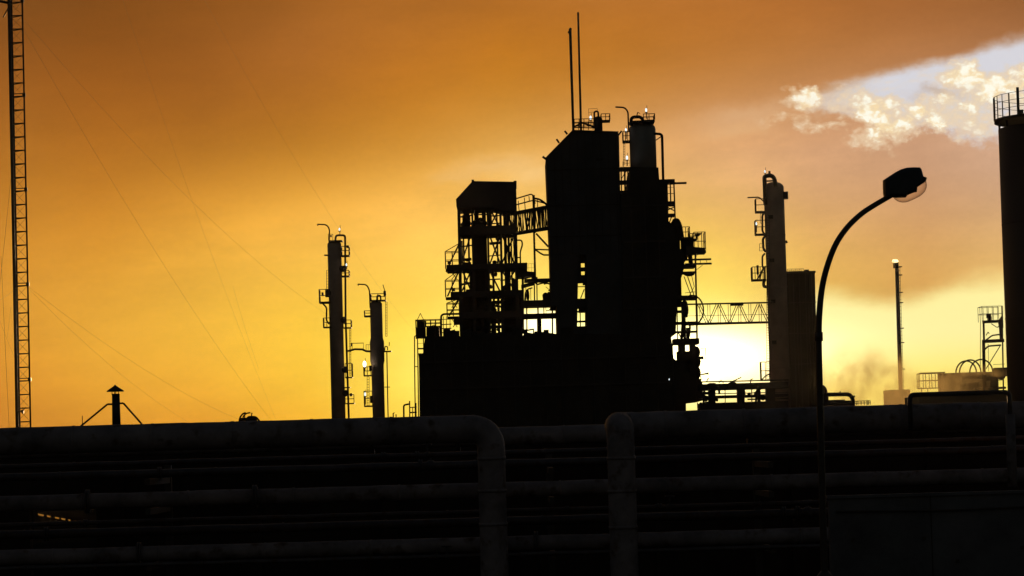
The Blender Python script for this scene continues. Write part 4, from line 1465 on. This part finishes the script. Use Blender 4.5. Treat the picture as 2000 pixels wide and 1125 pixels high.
def hpipe(name, label, y1000, rpx, D, x0=-250, x1=2250, m=PIPE, cat='pipe', group='pipes along the foreground rack', clamp=True):
    """straight pipe level with the ground, its axis at photograph row y1000 at the centre column"""
    z = W(1000, y1000, D).z
    r = rpx * pm(D)
    xa, xb = W(x0, 950, D).x, W(x1, 950, D).x
    mb = MB()
    n = max(2, int((xb - xa) / .5))
    mb.tube([(xa + (xb - xa) * i / n, D + random.uniform(-.01, .01), z + random.uniform(-.006, .006)) for i in range(n + 1)], r, 20, rj=.02)
    o = mb.build(name, m)
    tag(o, label, cat, group)
    RACK.append((o, y1000, rpx, D))
    if clamp:
        c = MB()
        x = xa + random.uniform(.3, 1.5)
        while x < xb:
            c.tube([(x, D, z), (x + .05, D, z)], r + .008, 20)
            x += random.choice((2.1, 2.1, 3.2))
        c.build('lagging_band', m, o)
    return o, z, r


def dense(P, step=.45):
    out = [P[0]]
    for a, b in zip(P[:-1], P[1:]):
        n = max(1, int((b - a).length / step))
        for i in range(1, n + 1):
            p = a.lerp(b, i / n)
            out.append(p + (Vector((0, random.uniform(-.006, .006), random.uniform(-.006, .006))) if n > 1 else Vector((0, 0, 0))))
    return out


# left big pipe bending down
zA = W(500, 822 + 27, DP).z
rA = 27 * kp
xe = W(960, 900, DP).x
P = [Vector((W(-250, 840, DP).x, DP, zA)), Vector((W(400, 840, DP).x, DP, zA)), Vector((xe, DP, zA)), Vector((xe, DP, -.3))]
m = MB(); m.tube(dense(fillet(P, .42, 10)), rA, 28, rj=.012)
pa = m.build('lagged_pipe', PIPE)
tag(pa, 'thick lagged pipe from the left along the rack top, bending straight down near the middle', 'pipe', 'pipes along the foreground rack')
m = MB()
x = P[0].x + .8
while x < xe - .7:
    m.tube([(x, DP, zA), (x + .06, DP, zA)], rA + .008, 28); x += 1.55
for z in (zA - .62, zA - 1.25, zA - 1.9):
    m.tube([(xe, DP, z), (xe, DP, z + .06)], rA + .014, 28)
m.build('lagging_band', PIPE, pa)
# right big pipe: comes in from the right, turns to the viewer and drops
zB = W(1500, 797 + 27, DP + .7).z
xe2 = W(1214, 950, DP).x
P = [Vector((W(2300, 840, DP).x, DP + .75, zB)), Vector((xe2 - .02, DP + .75, zB)), Vector((xe2, DP - .25, zB)), Vector((xe2, DP - .25, -.3))]
m = MB(); m.tube(dense(fillet(P, .36, 10)), rA, 28, rj=.012)
pb_ = m.build('lagged_pipe', PIPE)
tag(pb_, 'thick lagged pipe from the right along the rack top, dropping as the second upright', 'pipe', 'pipes along the foreground rack')
m = MB()
x = xe2 + .9
while x < P[0].x:
    m.tube([(x, DP + .75, zB), (x + .06, DP + .75, zB)], rA + .008, 28); x += 1.55
for z in (zB - .66, zB - 1.3, zB - 2.0):
    m.tube([(xe2, DP - .25, z), (xe2, DP - .25, z + .06)], rA + .014, 28)
m.build('lagging_band', PIPE, pb_)
hpipe('pipe', 'dark pipe showing between the two thick uprights, just below the skyline', 852, 18, 66, m=PIPE)
hpipe('pipe', 'thin pipe close under the thick top pipes', 884, 5, 62, m=PIPE2)
hpipe('pipe', 'narrow pipe between the thin upper one and the broad bluish one', 905, 8, 63, m=PIPE2)
hpipe('pipe', 'broad bluish pipe at mid height of the rack behind both uprights', 956, 15, 61.2, m=PIPE)
hpipe('pipe', 'thin pipe a little below the broad bluish one', 998, 4.5, 62, x1=1640, m=PIPE2)
hpipe('pipe', 'narrow pipe midway between the broad bluish one and the broad lowest one', 1018, 9, 63, x1=1640, m=PIPE2)
hpipe('pipe', 'broad lowest pipe of the rack', 1062, 15, 61, x1=1640, m=PIPE)
hpipe('pipe', 'slim pipe clipped just under the broad lowest one', 1083, 4, 60.8, x1=1640, m=PIPE2)
for px, lab in ((330, 'rack support nearest the left, under the capped chimney'), (1075, 'rack support between the two thick uprights'), (1480, 'rack support right of the second thick upright')):
    s_ = thing('pipe_support', lab, 'support', base(px, 64.5), 'supports of the foreground pipe rack')
    xx = W(px, 1000, 64.5).x
    m = MB(); m.box(xx - .07, xx + .07, 64.4, 64.6, -.1, zA - .45); m.build('post', STEEL, s_)
    for z in (W(1000, 972, 62).z, W(1000, 1079, 62).z, W(1000, 915, 62).z):
        m = MB(); m.box(xx - .05, xx + .05, 60.8, 64.4, z - .12, z); m.build('bracket', STEEL, s_)

# wall behind the rack, and a far bank closing the view at ground level
m = MB()
a_, b_ = W(188, 1000, 70), W(2400, 1000, 70)
zt_ = W(1000, 852, 70).z
xg, xl_ = W(58, 1000, 70).x, W(-400, 1000, 70).x
m.box(a_.x, b_.x, 70, 70.4, -.3, zt_)
m.box(xg, a_.x, 70, 70.4, W(120, 993, 70).z, zt_)
m.box(xl_, xg, 70, 70.4, -.3, zt_)
bw = m.build('boundary_wall', DWALL)
tag(bw, 'long dark boundary wall behind the foreground pipe rack', 'wall')
m = MB()
x = a_.x + .3
while x < b_.x:
    m.box(x, x + .35, 69.86, 69.998, -.3, W(1000, 852, 70).z - .06); x += 3.1
m.build('buttress', DWALL, bw)
m = MB()
rb = random.Random(5)
prof = [(-330 + i * 8, 4.6 + rb.uniform(-.25, .35)) for i in range(84)]
m.prism([(x_, z_) for x_, z_ in prof] + [(prof[-1][0] + 6, -.5), (prof[0][0] - 6, -.5)], 700, 725)
o = m.build('earth_bank', GROUND)
tag(o, 'far low earth bank along the horizon', 'bank', kind='structure')

# flanges and hand valves on the rack's pipes
rf_ = random.Random(11)
for par, y1000, rp, D in RACK:
    z = W(1000, y1000, D).z
    r = rp * pm(D)
    for q in range(3):
        px = rf_.uniform(20, 1580)
        if 900 < px < 1010 or 1160 < px < 1270:
            continue
        x = W(px, 950, D).x
        m = MB(); m.tube([(x, D, z), (x + .035, D, z)], r * 1.55, 18); m.tube([(x + .05, D, z), (x + .085, D, z)], r * 1.55, 18)
        m.build('flange', PIPE2, par)
        if q == 1 and r < .12:
            m = MB(); m.tube([(x + .25, D, z), (x + .25, D, z + r + .16)], .02, 6)
            m.tube([(x + .25 + .09 * math.cos(a), D + .09 * math.sin(a), z + r + .16) for a in [math.pi * 2 * k_ / 12 for k_ in range(13)]], .012, 6)
            m.tube([(x + .16, D, z + r + .16), (x + .34, D, z + r + .16)], .009, 5)
            m.ball((x + .25, D, z), r * 1.5, r * 1.4, r * 1.4, 12)
            m.build('hand_valve', PIPE2, par)

# thin loop pipe at right that rises and drops again
m = MB()
DR = 58.8
P = [W(1779, 840, DR), W(1778, 771, DR), W(1970, 766, DR), W(1978, 952, DR)]
P = [P[0], Vector((P[0].x, DR, P[1].z)), Vector((P[3].x, DR, P[1].z)), P[3]]
P2 = fillet(P, .10, 8)
m.tube(P2, 4.6 * pm(DR), 14)
o = m.build('pipe_loop', PIPE2)
tag(o, 'slim goalpost-shaped pipe loop rising above the thick pipe at right', 'pipe')
m = MB(); m.tube([P2[-1] + Vector((0, 0, .02)), P2[-1] + Vector((0, 0, 1.4))], 9.5 * pm(DR), 16); m.build('lagging', PIPE, o)

# concrete wall at the lower right
m = MB()
a_, b_ = W(1622, 1050, 52), W(2300, 1050, 52)
zw = W(1800, 969, 52).z
m.box(a_.x, b_.x, 52, 52.3, -.2, zw)
cw = m.build('concrete_wall', CONC)
tag(cw, 'plain dark concrete wall in the lower right corner, right of the lamp post', 'wall')
m = MB(); m.box(a_.x - .03, b_.x, 51.96, 52.34, zw, zw + .05); m.build('coping', CONC, cw)
m = MB()
for i in range(1, 4):
    x = a_.x + i * 1.7
    m.box(x, x + .015, 51.992, 52.0, -.2, zw)
m.build('panel_joint', BLACK, cw)
m = MB()
for x_, z_ in ((.35, .5), (.35, 1.3), (1.55, .5), (1.55, 1.3), (2.1, .9), (3.2, 1.1)):
    m.box(a_.x + x_, a_.x + x_ + .06, 51.985, 52.0, z_, z_ + .06)
m.tube([(a_.x + .1, 51.95, zw - .22), (a_.x + 2.0, 51.95, zw - .25), (a_.x + 4.5, 51.95, zw - .21)], .018, 6)
m.build('fixing', STEEL, cw)
# puddle catching the sky
m = MB()
pts = []
zz = .004
def gp(px, py):
    d = CM @ Vector((px - 1000.0, -(py - 562.5), -F))
    k = (zz - CAMH) / d.z
    return (d.x * k, d.y * k, zz)
wt_ = mat('standing water', (.02, .02, .02), .2, 0, .1, 1, spec=.05)
for x0, x1 in ((74, 86), (91, 99), (107, 116), (119, 128), (133, 138), (146, 165), (168, 178)):
    ya, yb = 1003 + (x0 - 74) * .19, 1003 + (x1 - 74) * .19
    m.add([gp(x0, ya), gp(x1, yb), gp(x1 - 1, yb + 3), gp(x0 + 1, ya + 3)], [(0, 3, 2, 1)])
o = m.build('puddle', wt_)
tag(o, 'broken strip of standing water glinting at lower left', 'water', kind='structure')

# ------------------------------------------------------------------ street lamp
DLm = 48.0
kl = pm(DLm)
sl_ = thing('street_lamp', 'curved-neck street lamp with a dark head and clear bowl', 'street lamp', base(1608, DLm))
path = [(1612, 1200), (1608, 1040), (1604, 880), (1600.5, 740), (1599, 660), (1600.5, 610), (1606, 560), (1617, 516), (1633, 476), (1655, 444), (1682, 418), (1709, 400), (1742, 381)]
pts = [W(x, y, DLm) for x, y in path]
pts[0] = Vector((pts[1].x, DLm, -.1))
# smooth (Catmull-Rom)
sm_ = []
for i in range(len(pts) - 1):
    p0, p1, p2, p3 = pts[max(i - 1, 0)], pts[i], pts[i + 1], pts[min(i + 2, len(pts) - 1)]
    for k_ in range(5):
        t = k_ / 5
        sm_.append(.5 * ((2 * p1) + (p2 - p0) * t + (2 * p0 - 5 * p1 + 4 * p2 - p3) * t * t + (3 * p1 - p0 - 3 * p2 + p3) * t ** 3))
sm_.append(pts[-1])
m = MB(); m.tube(sm_, 7.0 * kl, 16, 5.0 * kl); m.build('post', POLE, sl_)
m = MB(); q_ = sm_[20]; m.tube([q_ + Vector((0, 0, -.05)), q_ + Vector((0, 0, .09))], 8.4 * kl, 16); m.build('pole_collar', POLE, sl_)
m = MB(); m.lathe((pts[0].x, DLm), [(.14, -.1), (.14, .9), (.1, .95), (.06, 1.0)], 16); m.build('base_sleeve', POLE, sl_)
HEAD = [(1725, 352), (1734, 346), (1747, 337.5), (1758, 331.5), (1770, 328), (1784, 327.2), (1796, 327.6), (1799, 331), (1803, 345), (1809.5, 347.5), (1808, 354), (1803, 358), (1791, 366), (1790, 375), (1787.5, 375), (1772, 381), (1769, 385.5), (1752, 386), (1742, 385), (1727, 386.5), (1725.5, 378), (1725, 365)]
hc = (1765, 360)
lay = []
for q, dpt in ((.78, -.17), (.94, -.13), (1.0, -.06), (1.0, .06), (.94, .13), (.78, .17)):
    lay.append([Vector((W(hc[0] + (x - hc[0]) * q, hc[1] + (y - hc[1]) * q, DLm).x, DLm + dpt, W(hc[0] + (x - hc[0]) * q, hc[1] + (y - hc[1]) * q, DLm).z)) for x, y in HEAD])
m = MB()
n = len(HEAD)
vs = [p for l in lay for p in l]
fs = [tuple(range(n)), tuple(range(6 * n - 1, 5 * n - 1, -1))]
for i in range(5):
    fs += [(i * n + j, (i + 1) * n + j, (i + 1) * n + (j + 1) % n, i * n + (j + 1) % n) for j in range(n)]
m.add(vs, fs); hd = m.build('lamp_head', LAMPB, sl_)
# bowl: half ellipsoid hanging under the rim line
A_, B_ = W(1743, 383, DLm), W(1808, 352, DLm)
cen = (A_ + B_) / 2
ax = (B_ - A_)
L = ax.length / 2
ax.normalize()
dn = Vector((ax.z, 0, -ax.x)).normalized()
if dn.z > 0:
    dn = -dn
m = MB()
vs, fs = [], []
for i in range(9):
    ph = math.pi / 2 * i / 8
    for j in range(24):
        an = 2 * math.pi * j / 24
        vs.append(cen + ax * (L * math.cos(an) * math.cos(ph) ** .7) + Vector((0, 1, 0)) * (.15 * math.sin(an) * math.cos(ph) ** .7) + dn * (24 * kl * math.sin(ph)))
for i in range(8):
    for j in range(24):
        fs.append((i * 24 + j, (i + 1) * 24 + j, (i + 1) * 24 + (j + 1) % 24, i * 24 + (j + 1) % 24))
m.add(vs, fs, True); m.build('bowl', BOWL, sl_)

# ------------------------------------------------------------------ steam
def steam(label, px, py, rx, ry, D, dens, depth, col=(.95, .74, .36)):
    m_ = bpy.data.materials.new('steam')
    m_.use_nodes = True
    nt = m_.node_tree
    X.nt = nt
    for n_ in list(nt.nodes):
        nt.nodes.remove(n_)
    o_ = nt.nodes.new('ShaderNodeOutputMaterial')
    v = nt.nodes.new('ShaderNodeVolumePrincipled')
    v.inputs['Color'].default_value = (*col, 1)
    v.inputs['Anisotropy'].default_value = .5
    tc_ = nt.nodes.new('ShaderNodeTexCoord')
    nz = nt.nodes.new('ShaderNodeTexNoise')
    nz.inputs['Scale'].default_value = .45
    nz.inputs['Detail'].default_value = 5
    nz.inputs['Roughness'].default_value = .6
    nz.inputs['Distortion'].default_value = .6
    nt.links.new(tc_.outputs['Object'], nz.inputs['Vector'])
    # soft fall-off towards the edge of the cloud
    mp = nt.nodes.new('ShaderNodeVectorMath'); mp.operation = 'MULTIPLY'
    k_ = pm(D)
    mp.inputs[1].default_value = (1 / (rx * k_), 1 / depth, 1 / (ry * k_))
    nt.links.new(tc_.outputs['Object'], mp.inputs[0])
    ln = nt.nodes.new('ShaderNodeVectorMath'); ln.operation = 'LENGTH'
    nt.links.new(mp.outputs[0], ln.inputs[0])
    fall = smooth(X(ln.outputs['Value']), 1.0, .15)
    den = smooth(X(nz.outputs['Fac']), .40, .72) * fall * dens
    nt.links.new(den.s, v.inputs['Density'])
    nt.links.new(v.outputs[0], o_.inputs['Volume'])
    c_ = W(px, py, D)
    b_ = MB(); b_.ball(c_, rx * k_ * 1.02, depth * 1.02, ry * k_ * 1.02, 20)
    o = b_.build('steam', m_, loc=c_)
    tag(o, label, 'steam', kind='stuff')


steam('golden brown steam drifting up between the lamp post and the flare stack', 1685, 748, 125, 100, 285, .48, 6)
steam('pale steam rolling over the tank at right', 1870, 746, 125, 42, 284, .26, 5)
steam('wisp of steam hiding the foot of the flare stack', 1775, 768, 95, 62, 287, .38, 5)

# ------------------------------------------------------------------ thin evening haze
hm = bpy.data.materials.new('haze')
hm.use_nodes = True
nt = hm.node_tree
for n_ in list(nt.nodes):
    nt.nodes.remove(n_)
o_ = nt.nodes.new('ShaderNodeOutputMaterial')
v = nt.nodes.new('ShaderNodeVolumePrincipled')
v.inputs['Color'].default_value = (.9, .85, .8, 1)
v.inputs['Density'].default_value = HAZE
v.inputs['Anisotropy'].default_value = .65
nt.links.new(v.outputs[0], o_.inputs['Volume'])
m = MB(); m.box(-400, 400, -20, 800, -2.0, 48)
tag(m.build('haze', hm, loc=(0, 0, 0)), 'thin evening haze over the whole plant', 'haze', kind='stuff')
